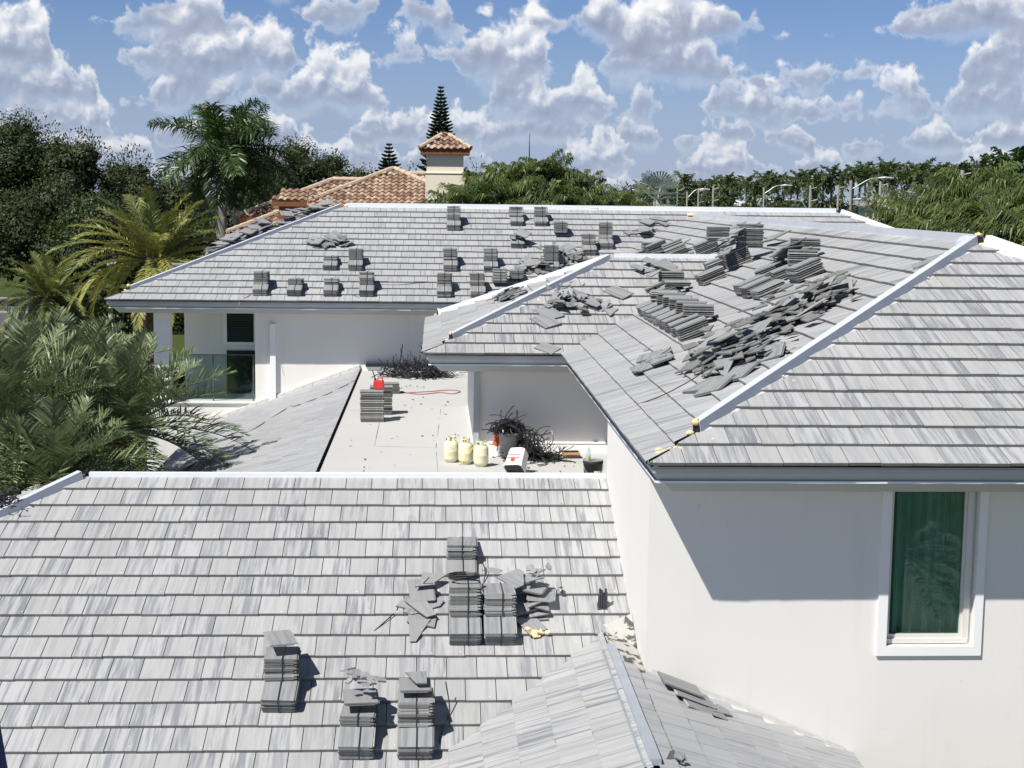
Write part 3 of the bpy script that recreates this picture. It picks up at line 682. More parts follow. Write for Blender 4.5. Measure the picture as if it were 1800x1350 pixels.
WLB = [(-8.05, 2.62, 5, 0, .12, 'left bundle of three below the upper side slope stacks'), (-7.6, 2.62, 5, 0, .12, 'middle bundle of three below the upper side slope stacks'), (-7.1, 2.66, 4, 0, .12, 'right bundle of three below the upper side slope stacks'),
 (-8.6, 3.05, 6, 0, -.2, 'near left bundle of the upper side slope group'), (-8.0, 3.15, 5, 7, -.2, 'the middle stack of the upper side slope group'), (-7.15, 3.25, 7, 0, .2, 'big right bundle of the upper side slope group'),
 (-8.9, 3.45, 7, 6, -.15, 'the back stack of the upper side slope group'),
 (-11.5, 3.15, 9, 13, -.1, 'the tallest leaning stack on the side slope'), (-10.9, 2.55, 6, 0, .1, 'bundle in front of the tallest leaning stack'), (-12.1, 2.9, 6, 3, -.1, 'the stack left of the tallest leaning stack'),
 (-11.7, 1.75, 7, 6, -.1, 'the stack where the small hip meets the side slope'), (-11.1, 1.75, 6, 3, -.15, 'the second stack near the small hip ridge'),
 (-15.2, 3.3, 8, 8, -.1, 'the stack beyond the small ridge on the side slope'), (-16.5, 2.9, 8, 0, -.1, 'bundle far behind the small ridge, right of centre'), (-17.4, 3.0, 9, 0, -.1, 'bundle far behind the small ridge, in the centre'), (-18.4, 2.8, 10, 0, 0, 'bundle far behind the small ridge, left of centre'),
 (-19.0, 2.5, 7, 5, 0, 'the leftmost stack behind the small ridge'), (-15.9, 2.35, 5, 0, .15, 'low bundle just behind the small ridge')]
for u, v, nl, nu, yw, wd_ in WLB:
    if nu: pair('wl', u, v, nl, nu, wd_, G3, yl=yw*.3, yu=yw, strap=(0, 0))
    else: bundle(surf('wl', u, v), nl, wd_, G3, yaw=yw, strap=False, jit=.012, seed=u)
# deck stacks
G4 = 'dark tile stacks on the flat roof'
m_ = Matrix.Translation((-1.13+.21, 27.29, -4.098)) @ Matrix.Rotation(R(90), 4, 'Z')
bundle(m_, 18, 'neat tile stack on the flat roof carrying the red fuel can', G4, jit=.007, strap=False, seed=3)
bundle(Matrix.Translation((-.80, 28.2, -4.098)) @ Matrix.Rotation(R(92), 4, 'Z'), 17, 'tile stack standing behind the fuel can stack', G4, jit=.012, strap=False, seed=4)
bundle(Matrix.Translation((-.74, 31.2, -4.098)) @ Matrix.Rotation(R(95), 4, 'Z'), 7, 'low tile stack near the back wall of the flat roof', G4, jit=.012, strap=False, seed=5)
# ---- single and broken tiles
def piece(M_, label, group, full=False, sc=1., rs_=random, name='broken_tile', cat='broken tile'):
    o = bpy.data.objects.new('loose_tile' if full else name, rs_.choice(TILES if full else BROKEN)); COL.objects.link(o)
    o.matrix_world = M_ @ Matrix.Scale(sc, 4)
    return reg(o, label, 'roof tile' if full else cat, group)
def heap(key, u, v, ru, rv, n, hmax, label, group, seed=1, tilt=.28, base=.078, yaw0=0., yawr=1.2, full=.15, sc=(.75, 1.0), skew=0.):
    rs_ = random.Random(seed)
    for i in range(n):
        a = rs_.uniform(0, 2*math.pi); r = math.sqrt(rs_.random())
        du, dv = math.cos(a)*r*ru, math.sin(a)*r*rv; k = 1-r*r
        z = base+hmax*k*(i+.3)/n
        M_ = FR[key] @ Matrix.Translation((u+du+skew*dv, v+dv, z)) @ Matrix.Rotation(yaw0+rs_.uniform(-yawr, yawr), 4, 'Z') @ Matrix.Rotation(rs_.gauss(0, tilt*.6), 4, 'X') @ Matrix.Rotation(rs_.gauss(0, tilt*.6), 4, 'Y') @ Matrix.Translation((0, -.2, 0))
        piece(M_, label, group, rs_.random() < full, rs_.uniform(*sc), rs_)
heap('wl', -3.55, 1.62, .85, .42, 44, .34, 'broken tile in the biggest heap low on the side slope', 'pieces of the biggest broken heap', 5, yaw0=.5, yawr=.55, tilt=.17, full=.3, sc=(.85, 1.1))
heap('wl', -4.3, 2.5, .55, .42, 26, .30, 'broken tile in the heap midway up the side slope', 'pieces of the middle broken heap', 6, yaw0=.5, yawr=.55, tilt=.2, full=.25, sc=(.85, 1.1))
heap('wl', -4.9, 3.1, .55, .36, 24, .32, 'dark broken tile in the heap nearest the ridge', 'pieces of the upper broken heap', 7, yaw0=1.2, yawr=.4, tilt=.38, full=.15)
heap('wl', -2.72, 1.3, .3, .25, 8, .10, 'broken tile at the lower tip of the biggest heap', 'pieces at the tip of the biggest heap', 8, yaw0=.4, full=.3)
heap('wl', -5.2, .85, .38, .16, 9, .15, 'broken tile in the small heap alone low on the side slope', 'pieces of the small lone heap', 9, yaw0=1.3, yawr=.3, tilt=.25, full=.2)
heap('wl', -11.4, 3.3, .35, .2, 7, .5, 'broken tile laid on the tallest leaning stack', 'broken tiles on the tallest stack', 19, base=.35, tilt=.2, full=.3)
heap('wl', -11.6, 1.95, .6, .2, 9, .45, 'broken tile scattered on the stacks by the small ridge', 'broken tiles by the small ridge', 20, tilt=.25)
heap('wl', -8.6, 3.6, .45, .25, 10, .45, 'broken tile on the upper side slope stacks', 'broken tiles on the upper stacks', 21, tilt=.3, base=.3)
heap('wl', -17.5, 3.1, 1.5, .5, 14, .30, 'broken tile scattered behind the small white ridge', 'broken tiles behind the small ridge', 22, tilt=.25, full=.3)
heap('ml', -3.55, 1.62, .75, .22, 16, .12, 'broken tile heaped across the small left hip', 'broken tiles on the small left hip', 10, yaw0=1.2, yawr=.5, tilt=.2, base=.10)
heap('mid', 2.40, 1.62, .42, .22, 16, .20, 'broken tile in the heap on the middle roof', 'broken tiles on the middle roof', 11, tilt=.35)
heap('mid', 3.95, 3.05, .3, .16, 8, .10, 'broken tile just under the small white ridge', 'broken tiles under the small ridge', 12, tilt=.2)
heap('far', 4.80, 3.05, .42, .2, 12, .26, 'broken tile in the left heap high on the far roof', 'pieces of the left far heap', 13, tilt=.3, full=.3)
heap('far', 10.45, 2.35, .45, .5, 22, .30, 'broken tile in the right heap on the far roof', 'pieces of the right far heap', 14, tilt=.3)
heap('far', 9.72, 1.75, .5, .3, 16, .22, 'broken tile in the heap left of the tall far stack', 'pieces left of the tall far stack', 15, tilt=.3)
heap('far', 9.37, 3.2, .2, .12, 4, .35, 'broken tile on the middle stack of the far roof', 'broken tiles on the middle far stack', 16, tilt=.2, base=.2)
heap('far', 12.5, 3.9, .35, .3, 8, .18, 'broken tile near the far ridge right of centre', 'broken tiles near the far ridge', 17, tilt=.3)
heap('far', 12.95, 4.55, .4, .12, 5, .10, 'broken tile right up against the far ridge', 'broken tiles against the far ridge', 18, tilt=.2)
# tiles strewn along the far left hip, seen over it
rs_ = random.Random(31)
for i in range(90):
    s = 1.9+2.7*i/89; x = -7.37+s; y = 34.46+s+rs_.uniform(.3, .7); z = ZE+s*T+rs_.uniform(.03, .36)*min(1, .30+s/3.2)
    M_ = Matrix.Translation((x+rs_.uniform(-.1, .1), y, z)) @ Matrix.Rotation(rs_.uniform(-.7, .7), 4, 'Z') @ Matrix.Rotation(rs_.uniform(-.25, .15), 4, 'Y') @ Matrix.Rotation(rs_.uniform(-.1, .3), 4, 'X')
    piece(M_, 'loose tile in the pile behind the far left hip', 'tiles piled behind the far left hip', rs_.random() < .6, 1., rs_)
def bundle_hip(s, n, wd_): bundle(Matrix.Translation((-7.37+s, 34.46+s+.5, ZE+s*T+.03)), n, wd_, 'tile bundles behind the far left hip', strap=False, jit=.03, yaw=.2)
bundle_hip(1.35, 6, 'lowest tile bundle peeping over the far left hip'); bundle_hip(2.05, 7, 'second tile bundle peeping over the far left hip')
# single tiles laid about
def lay(key, u, v, yaw, label, full=True, n=.078, tx=0., ty=0., sc=1.):
    M_ = FR[key] @ Matrix.Translation((u, v, n)) @ Matrix.Rotation(yaw, 4, 'Z') @ Matrix.Rotation(tx, 4, 'X') @ Matrix.Rotation(ty, 4, 'Y')
    return piece(M_, label, None, full, sc)
lay('mid', 2.03, .86, .6, 'upper of two slipped tiles on the middle roof'); lay('mid', 2.10, 1.14, .55, 'lower edge tile of the slipped pair on the middle roof', n=.075)
lay('mid', 2.02, .02, .9, 'single tile near the eave of the middle roof', sc=.8); lay('mid', 2.95, 1.5, .9, 'tile lying cornerwise right of the middle heap')
lay('mid', 3.35, 1.95, .8, 'tile lying flat above the cornerwise one'); lay('mid', 3.05, 1.35, 1.0, 'slim tile piece right of the middle heap', False)
lay('wl', -2.35, .85, .5, 'long slipped tile below the biggest heap'); lay('wl', -1.95, .95, .9, 'slipped tile nearest the front hip', tx=.05)
lay('wl', -2.1, 1.25, .9, 'tile leaning across the course lines under the heap', tx=.05); lay('wl', -2.4, 1.75, 1.2, 'tile between the biggest heap and the front hip', tx=.1)
lay('wl', -6.6, .9, .2, 'tiny tile scrap on the open side slope', False, sc=.35)
lay('wl', -4.3, 4.25, 1.3, 'tile slipped beside the wing ridge end', tx=-.05); lay('wl', -4.1, 4.05, 1.2, 'broken tile slipped beside the wing ridge end', False)
lay('wl', -18.0, 4.55, .8, 'tile lying across the ridge near the far roof'); lay('wl', -16.6, 4.6, 1.0, 'second tile lying across the ridge near the far roof')
lay('near', .74, -1.92, 1.1, 'arrow shaped scrap on the nearest roof', False, sc=.5)
lay('gr', -1.42, -1.02, .15, 'lowest of the slipped tiles on the cross roof', n=.07); lay('gr', -1.30, -.92, .12, 'middle slipped tile on the cross roof', n=.10)
lay('gr', -1.22, -.80, .10, 'top slipped tile on the cross roof', n=.13); lay('gr', -1.55, -1.3, -.5, 'broken tile below the slipped ones on the cross roof', False, n=.075)
M_pl = M_fleck
def shard_pile(name, M_, n, size, label, mat, seed, flat=.4, rr=(.03, .09)):
    rs_ = random.Random(seed); mb = MB()
    for i in range(n):
        c = Vector((rs_.gauss(0, size[0]), rs_.gauss(0, size[1]), abs(rs_.gauss(0, size[2]))))
        k = rs_.randint(3, 5); r = rs_.uniform(*rr); a0 = rs_.uniform(0, 6)
        Q = Matrix.Translation(c) @ Matrix.Rotation(rs_.uniform(-flat, flat), 4, 'X') @ Matrix.Rotation(rs_.uniform(-flat, flat), 4, 'Y')
        ring = [Vector((math.cos(a0+6.283*j/k)*r*rs_.uniform(.5, 1.2), math.sin(a0+6.283*j/k)*r*rs_.uniform(.5, 1.2), 0)) for j in range(k)]
        vs = [Q @ p for p in ring]+[Q @ (p+Vector((0, 0, .016))) for p in ring]
        mb.add(vs, [tuple(range(k))[::-1], tuple(range(k, 2*k))]+[(j, (j+1) % k, k+(j+1) % k, k+j) for j in range(k)])
    for i in range(len(mb.mi)): mb.mi[i] = 1 if (rr[1] > .1 and random.random() < .0) else 0
    o = mb.build(name, mat, matrix=M_); reg(o, label, 'rubble', kind='stuff'); return o
GN = 'broken tile pieces beside the near stacks'
rs_ = random.Random(77)
for i, (u, v, z, yw) in enumerate(((-.12, -3.12, .07, .05), (-.14, -2.95, .09, -.1), (-.10, -2.80, .12, .4), (-.05, -2.66, .10, .9), (-.20, -2.72, .08, -.5), (-.12, -2.52, .12, .1), (-.02, -2.45, .15, -.1), (-.10, -2.35, .20, .15))):
    piece(surf('near', u, v, z) @ Matrix.Rotation(yw, 4, 'Z') @ Matrix.Rotation(rs_.uniform(-.15, .15), 4, 'X'), 'broken tile in the column left of the coil stack', 'broken tiles left of the coil stack', i in (5,), rs_.uniform(.7, .95), rs_)
for i in range(11):
    piece(surf('near', 1.03+rs_.uniform(-.06, .1), -2.78+.035*i, .07+.026*i) @ Matrix.Rotation(rs_.uniform(-.5, .6), 4, 'Z') @ Matrix.Rotation(-.3+rs_.uniform(-.1, .1), 4, 'X'), 'broken tile in the heap right of the near stacks', 'broken tiles right of the near stacks', i in (2, 5, 7), rs_.uniform(.7, .95), rs_)
lay('near', 1.05, -3.02, .5, 'tile piece with yellow foam in front of the right heap', False); 
GT = None
def ontop(u, v, z, yw, label, full=False, sc=.9, tx=0):
    F = FR['near']; P = F @ Vector((u, v, .078)); V = Vector((0, 1, 0)); P.z += z
    return piece(Matrix.Translation(P) @ Matrix.Rotation(yw, 4, 'Z') @ Matrix.Rotation(tx, 4, 'X'), label, None, full, sc)
ontop(-1.50, -3.90, .43, .25, 'broken slab on top of the leftmost near stack', tx=.08); ontop(-1.47, -3.88, .465, .3, 'angled slab topping the leftmost near stack', True, .85, .1)
ontop(-.17, -4.56, .46, .05, 'loose tile on top of the front right stack', True); ontop(-.12, -4.50, .495, .1, 'thin piece topping the front right stack', False, .8)
ontop(-.68, -4.55, .33, .1, 'slab under the shards on the low front stack', True, 1.0)
shard_pile('tile_shards', Matrix.Translation(FR['near'] @ Vector((-.68, -4.40, .28)) + Vector((0, .15, .22))), 16, (.10, .10, .05), 'pale tile shards heaped on the low front stack', M_slabtop, 3)
shard_pile('tile_shards', FR['near'] @ Matrix.Translation((1.1, -2.30, .34)), 8, (.07, .06, .04), 'pale tile shards on top of the right near heap', M_slabtop, 4, .8)
shard_pile('tile_shards', FR['near'] @ Matrix.Translation((1.12, -2.98, .08)), 5, (.06, .03, .01), 'yellow foam and shards in front of the right near heap', M_foam, 5)
shard_pile('tile_shards', FR['gr'] @ Matrix.Translation((-3.45, -.20, .08)), 5, (.03, .03, .03), 'white shards at the bottom of the cross roof', M_slabtop, 6, 1.2)
shard_pile('tile_shards', FR['mid'] @ Matrix.Translation((2.35, 1.78, .24)), 14, (.13, .10, .05), 'pale tile shards on the middle roof heap', M_slabtop, 8, .9)
for (u_, v_, su, sv, n_, lb_, sd_) in ((-3.55, 1.60, .50, .20, 150, 'dense tile rubble inside the biggest side slope heap', 41), (-4.25, 2.35, .38, .18, 95, 'dense tile rubble inside the middle side slope heap', 42), (-4.9, 3.05, .36, .15, 90, 'dense dark tile rubble inside the upper side slope heap', 43)):
    shard_pile('tile_rubble', FR['wl'] @ Matrix.Translation((u_, v_, .06)), n_, (su, sv, .11), lb_, M_slab, sd_, .2, (.06, .19))
shard_pile('tile_rubble', FR['mid'] @ Matrix.Translation((2.40, 1.62, .06)), 40, (.18, .10, .07), 'dense tile rubble inside the middle roof heap', M_slab, 44, .4, (.05, .14))
shard_pile('tile_rubble', FR['ml'] @ Matrix.Translation((-3.5, 1.60, .08)), 40, (.34, .10, .04), 'dense tile rubble across the small left hip', M_slab, 45, .3, (.05, .15))
shard_pile('tile_rubble', FR['far'] @ Matrix.Translation((10.4, 2.3, .06)), 60, (.25, .25, .09), 'dense tile rubble beside the tall far stack', M_slab, 46, .4, (.06, .15))
shard_pile('tile_rubble', FR['far'] @ Matrix.Translation((9.72, 1.75, .06)), 40, (.25, .16, .07), 'dense tile rubble above the small left hip', M_slab, 47, .4, (.06, .15))
shard_pile('tile_rubble', FR['far'] @ Matrix.Translation((4.8, 3.05, .06)), 26, (.22, .10, .08), 'dense tile rubble in the left far heap', M_slab, 48, .4, (.06, .16))
shard_pile('tile_rubble', FR['wl'] @ Matrix.Translation((-17.4, 3.0, .06)), 60, (.9, .25, .06), 'dense tile rubble behind the small white ridge', M_slab, 49, .3, (.06, .16))

# ------------------------------------------------------------------ straps, tangles, cords
def tangle(name, M_, n, size, label, seed, rad=.006, hgt=.25, length=.6, mat=None, spiky=0., droop=0.):
    rs_ = random.Random(seed); mb = MB()
    for i in range(n):
        c = Vector((rs_.gauss(0, size[0]), rs_.gauss(0, size[1]), rs_.random()**1.3*hgt))
        a = rs_.uniform(0, 2*math.pi); e = rs_.gauss(0, .35+spiky); L = length*rs_.uniform(.4, 1.2); bend = rs_.gauss(0, 2.2); b2 = rs_.gauss(0, 1.2)
        pts = []; p = c.copy(); k = 7
        for j in range(k):
            pts.append((p.x, p.y, max(.008, p.z)))
            p = p+Vector((math.cos(a)*math.cos(e), math.sin(a)*math.cos(e), math.sin(e)))*L/k
            a += bend/k; e += b2/k-droop/k
        mb.tube(pts, rad*rs_.uniform(.7, 1.3), 3, rnd=rs_.random())
    o = mb.build(name, mat or M_strap, matrix=M_); reg(o, label, 'strap tangle', kind='stuff'); return o
tangle('strap_tangle', Matrix.Translation((-.50, 34.1, -4.1)), 250, (.36, .25, .1), 'long black tangle of straps against the far wall', 1, hgt=.24, length=.6, rad=.010)
tangle('strap_tangle', Matrix.Translation((.02, 34.0, -4.1)), 170, (.12, .16, .1), 'upright spiky tangle of black straps beside the small hip roof', 2, hgt=.62, length=.45, spiky=.7, rad=.010)
tangle('strap_tangle', Matrix.Translation((1.17, 23.50, -4.1+.40)), 210, (.10, .08, .1), 'black straps bulging over the grey waste bin', 3, hgt=.20, length=.42, droop=2.2, rad=.008)
tangle('strap_tangle', Matrix.Translation((1.42, 23.42, -4.1)), 170, (.07, .08, .1), 'black straps hanging down beside the waste bin', 4, hgt=.40, length=.42, spiky=.2, droop=1.6, rad=.008)
tangle('strap_tangle', Matrix.Translation((1.58, 23.38, -4.1)), 200, (.17, .12, .1), 'flat black tangle of straps trailing right from the bin', 5, hgt=.12, length=.55, rad=.008)
tangle('strap_tangle', FR['nl'] @ Matrix.Translation((.70, -.82, .10)), 110, (.08, .09, .1), 'dark strap scrap bundle behind the nearest left hip', 6, hgt=.20, length=.18, rad=.009)
tangle('strap_tangle', Matrix.Translation((-4.22, 18.35, -3.47)), 40, (.035, .03, .03), 'crumpled black scrap at the left end of the nearest ridge', 7, hgt=.06, length=.1, rad=.009)
co = MB()
for i in range(9):
    pts = [(math.cos(t_/9*2*math.pi)*(.15+.006*(i % 3))+random.uniform(-.004, .004), math.sin(t_/9*2*math.pi)*(.075+.006*(i % 3))+random.uniform(-.004, .004), .006*i+random.uniform(-.003, .003)) for t_ in range(10)]
    co.tube(pts, .0055, 4)
P = FR['near'] @ Vector((.33, -3.18+.27, .078)); 
reg(co.build('strap_coil', M_strap, matrix=Matrix.Translation(P+Vector((-.02, .13, .505)))), 'black strap coil lying on a tile stack', 'strap coil')
def cord(name, pts, rad, mat, label, cat='cord'):
    pts = [Vector(p) for p in pts]; out = []
    for i in range(len(pts)-1):
        p0 = pts[max(0, i-1)]; p1 = pts[i]; p2 = pts[i+1]; p3 = pts[min(len(pts)-1, i+2)]
        for k in range(5):
            s = k/5; out.append(.5*((2*p1)+(p2-p0)*s+(2*p0-5*p1+4*p2-p3)*s*s+(3*p1-p0-3*p2+p3)*s**3))
    out.append(pts[-1]); mb = MB(); mb.tube(out, rad, 5); return reg(mb.build(name, mat), label, cat)
M_red = mat_plain('red_plastic', (.62, .045, .035), .4, .1, 5, spec=.5)
M_redc = mat_plain('red_cord', (.42, .10, .08), .6, .2, 8)
def L_(u, v, n=.075): return FR['lean'] @ Vector((u, v, n))
cord('extension_cord', [(-.72, 31.3, -4.085), (-.3, 30.9, -4.085), (.1, 31.2, -4.085), (.35, 31.0, -4.085), (.52, 31.4, -4.085), (.3, 31.6, -4.085), (-.1, 31.35, -4.085), (-.6, 31.1, -4.085)], .009, M_redc, 'red cord looped on the flat roof beside the tile stacks')
cord('extension_cord', [L_(2.5, -.02, .08), L_(3.2, -.6), L_(3.3, -1.3), L_(3.0, -1.45), L_(3.9, -1.75), L_(5.2, -2.15), L_(6.2, -2.6), L_(7.0, -2.9), L_(7.6, -3.2)], .010, mat_plain('dark_cord', (.12, .11, .11), .5), 'dark cord winding down the lean-to slope')
cord('extension_cord', [L_(7.4, -2.75), L_(7.9, -2.95), L_(8.2, -3.25), L_(7.7, -3.3), L_(7.2, -2.9), L_(8.5, -3.3)], .012, M_redc, 'red cord end bunched at the foot of the lean-to slope')
def N_(key, u, v, n=.075): return FR[key] @ Vector((u, v, n))
M_c2 = M_strap
for pts, lb in (([('near', -.05, -2.32, .3), ('near', -.22, -2.33, .1), ('near', -.38, -2.50, .08), ('near', -.40, -2.62, .08), ('near', -.62, -2.95, .08)], 'black strap end reaching left from the near stacks'),
                ([('near', .06, -4.62, .08), ('near', .10, -4.4, .08), ('near', .16, -4.2, .1), ('near', .12, -4.0, .3)], 'black strap end hanging beside the front right stack'),
                ([('near', .50, -1.85, .22), ('near', .56, -1.95, .12), ('near', .52, -2.2, .08), ('near', .40, -2.4, .3)], 'black strap end curling beside the highest near stack'),
                ([('wl', -2.9, .32, .08), ('wl', -2.75, .6, .10), ('wl', -2.65, .9, .15), ('wl', -2.7, 1.2, .2)], 'long black strap curving down from the biggest heap'),
                ([('far', 3.2, .25, .08), ('far', 3.0, -.05, .07), ('far', 2.98, -.15, .02)], 'thin black strap hanging over the far eave'),
                ([('far', 5.1, .5, .1), ('far', 5.3, .45, .07), ('far', 5.6, .2, .07), ('far', 5.65, .0, .07)], 'thin black strap trailing from the third far stack'),
                ([('far', 6.1, .85, .07), ('far', 6.5, .84, .07), ('far', 7.2, 1.02, .07)], 'thin black strap lying flat left of the fifth far stack')):
    cord('loose_strap', [N_(*p) for p in pts], .0065, M_c2, lb, 'strap')

# ------------------------------------------------------------------ gear on the flat roof
DZ = -4.096
M_cream = mat_plain('cream_tank_paint', (.78, .74, .52), .4, .05, 6, spec=.5, dirt=(.6, .56, .4), dirt_amt=.4, dscale=14)
M_brass = mat_plain('brass_valve', (.45, .36, .16), .35, .1, metallic=.7)
M_lbl = mat_plain('faint_tank_label', (.60, .60, .47), .6, .25, 60)
M_ylw = mat_plain('yellow_hose', (.75, .58, .12), .5)
def tank(x, y, label, rot=0., lbl=True):
    root = empty('gas_tank', (x, y, DZ), label, 'gas tank', 'cream gas tanks on the flat roof', mat=Matrix.Translation((x, y, DZ)) @ Matrix.Rotation(rot, 4, 'Z'))
    M_ = root.matrix_basis
    b_ = MB(); r = .112
    b_.lathe([(.070, .022), (.095, .028), (.109, .05), (r, .07), (r, .165), (r+.002, .17), (r, .175), (r, .27), (.105, .295), (.085, .318), (.05, .332), (.0, .336)], 28)
    b_.build('tank_body', M_cream, root, M_, smooth=True)
    b_ = MB(); b_.lathe([(.082, .0), (.084, .03), (.078, .03), (.076, .0)], 24); b_.build('foot_ring', M_cream, root, M_, smooth=True)
    b_ = MB()
    for k in range(18):
        a0, a1 = 2*math.pi*k/24-.6, 2*math.pi*(k+1)/24-.6
        for (z0, z1) in ((.305, .335), (.375, .392)) if k % 6 in (1, 2, 3) else ((.305, .392),):
            b_.add([(math.cos(a)*rr, math.sin(a)*rr, z) for z in (z0, z1) for a, rr in ((a0, .078), (a1, .078), (a1, .061), (a0, .061))], [(0, 1, 5, 4), (2, 3, 7, 6), (4, 5, 6, 7), (0, 3, 2, 1)])
    b_.build('collar', M_cream, root, M_)
    b_ = MB(); b_.tube([(0, 0, .32), (0, 0, .365)], .012, 8); b_.tube([(0, 0, .355), (.0, -.035, .36)], .009, 8); b_.lathe([(.004, .365), (.022, .367), (.022, .376), (.004, .378)], 12); b_.build('valve', M_brass, root, M_)
    if lbl:
        b_ = MB(); rs_ = random.Random(int(x*100))
        for row in range(9):
            z = .24-row*.017; a = -2.25
            while a < -.85:
                w_ = rs_.uniform(.04, .2)
                if rs_.random() < .75: b_.add([(math.cos(q)*(r+.0015), math.sin(q)*(r+.0015), zz) for zz in (z, z+.006) for q in (a, a+w_)], [(0, 1, 3, 2)])
                a += w_+.05
        b_.build('label', M_lbl, root, M_)
    return root
tank(.25, 23.09, 'cream gas tank at the left of three, with printed label', .3)
tank(.475, 22.94, 'middle cream gas tank with the yellow hose across it', 1.2)
tank(.70, 22.72, 'plain cream gas tank at the right of three', 2.4, False)
cord('gas_hose', [(.70, 22.70, DZ+.34), (.62, 22.72, DZ+.33), (.55, 22.74, DZ+.24), (.47, 22.78, DZ+.12), (.40, 22.80, DZ+.02), (.37, 22.9, DZ+.015)], .007, M_ylw, 'yellow hose slung between the gas tanks', 'hose')
# bin with straps
M_bin = mat_plain('grey_bin_plastic', (.25, .26, .26), .5, .15, 7)
root = empty('waste_bin', (1.16, 23.45, DZ), 'grey waste bin overflowing with black straps beside the wall', 'bin')
b_ = MB(); b_.lathe([(.10, 0), (.13, .005), (.165, .38), (.172, .385), (.172, .40), (.158, .40), (.12, .02), (.0, .015)], 24); b_.build('bin_body', M_bin, root, root.matrix_basis, smooth=True)
b_ = MB(); b_.tube([(.16, .0, .34), (.20, 0, .33), (.20, 0, .27), (.155, 0, .25)], .01, 6); b_.build('handle', M_bin, root, root.matrix_basis)
# orange and white sack beside the bin
root = empty('orange_sack', (.97, 23.60, DZ), 'crumpled orange and white sack half hidden behind the gas tanks', 'sack'); M_ = root.matrix_basis
def sack(z0, z1, r0, r1, mat, nm):
    b_ = MB(); vs = []; n = 16; K = 7
    for i in range(K+1):
        z = z0+(z1-z0)*i/K; r = r0+(r1-r0)*i/K
        for k in range(n):
            a = 2*math.pi*k/n; q = r*(1+.18*math.sin(3*a+z*9)+.10*math.sin(7*a-z*23)); vs.append((math.cos(a)*q+.05*z, math.sin(a)*q*.7, z+.012*math.sin(5*a)))
    b_.add(vs, [(i*n+k, i*n+(k+1) % n, (i+1)*n+(k+1) % n, (i+1)*n+k) for i in range(K) for k in range(n)]+[tuple(K*n+k for k in range(n))]); b_.build(nm, mat, root, M_, smooth=True)
sack(0, .17, .10, .085, M_fleck, 'sack_base'); sack(.165, .40, .085, .04, mat_plain('orange_sack_cloth', (.50, .12, .045), .8, .3, 14, .004), 'sack_top')
# tipped pail
root = empty('tipped_pail', (1.17, 22.0, DZ), 'white square pail lying tipped with its mouth to the camera', 'pail', mat=Matrix.Translation((1.17, 22.02, DZ+.07)) @ Matrix.Rotation(-.35, 4, 'Z') @ Matrix.Rotation(R(134), 4, 'X') @ Matrix.Rotation(.15, 4, 'Z'))
def sqring(w_, z, rr=.35, n=20):
    out = []
    for k in range(n):
        a = 2*math.pi*k/n; c, s = math.cos(a), math.sin(a); m_ = (abs(c)**6+abs(s)**6)**(-1/6.); out.append((c*w_*m_, s*w_*m_*.85, z))
    return out
b_ = MB(); rings = [sqring(.115, -.34), sqring(.125, -.33), sqring(.140, -.06), sqring(.150, -.05), sqring(.152, 0), sqring(.142, 0), sqring(.128, -.30), sqring(.05, -.31)]
vs = [q for r_ in rings for q in r_]; n = 20
b_.add(vs, [(i*n+k, i*n+(k+1) % n, (i+1)*n+(k+1) % n, (i+1)*n+k) for i in range(len(rings)-1) for k in range(n)]+[tuple(range(n))[::-1], tuple(7*n+k for k in range(n))])
M_pail, t = new_mat('white_pail'); finish(M_pail, t, (.82, .80, .78), .45)
b_.build('pail_body', M_pail, root, root.matrix_basis, smooth=False)
b_ = MB()
for s_ in (-.2, -.14): b_.add([(x, .1295, z) for x, z in ((-.10, s_), (.10, s_), (.10, s_+.012), (-.10, s_+.012))], [(0, 1, 2, 3)])
b_.add([(x, .130, z) for x, z in ((-.035, -.115), (.03, -.12), (.02, -.05), (.005, -.085), (-.005, -.05), (-.018, -.085), (-.03, -.055))], [tuple(range(7))])
b_.build('red_print', M_red, root, root.matrix_basis)
b_ = MB(); b_.add(sqring(.138, -.02), [tuple(range(20))]); b_.build('mouth_shade', M_under, root, root.matrix_basis)  # near-black sheet across the mouth paints the pail's shaded inside
# black bucket with lid, label and bottle
root = empty('black_bucket', (2.26, 21.36, DZ), 'black bucket with grey lid and white label against the wall', 'bucket'); M_ = root.matrix_basis
b_ = MB(); b_.lathe([(.11, 0), (.122, .005), (.138, .29), (.146, .292), (.146, .325), (.138, .33), (.0, .33)], 28); b_.build('bucket_body', M_black, root, M_, smooth=True)
b_ = MB(); b_.lathe([(.0, .331), (.130, .332), (.143, .334), (.146, .345), (.136, .347), (.125, .338), (.0, .337)], 28); b_.build('lid', mat_plain('grey_lid', (.30, .31, .30), .5, .3, 12), root, M_)
b_ = MB()
for k in range(8):
    a0 = -1.55+k*.1; b_.add([(math.cos(a)*rr, math.sin(a)*rr, z) for a, rr, z in ((a0, .1305, .07), (a0+.1, .1305, .07), (a0+.1, .1365, .20), (a0, .1365, .20))], [(0, 1, 2, 3)])
b_.build('label', M_trim, root, M_)
b_ = MB(); b_.tube([(-.145, 0, .28), (-.12, -.10, .20), (-.03, -.155, .12), (.05, -.15, .11), (.13, -.08, .2), (.145, 0, .28)], .004, 5); b_.build('bail_handle', M_galv, root, M_)
Mb = Matrix.Translation((2.185, 21.30, DZ+.338)); root = empty('water_bottle', None, 'clear bottle of yellow liquid standing on the black bucket', 'bottle', mat=Mb)
gm_ = bpy.data.materials.new('clear_bottle'); gm_.use_nodes = True; t = NT(gm_.node_tree); t.n.clear()
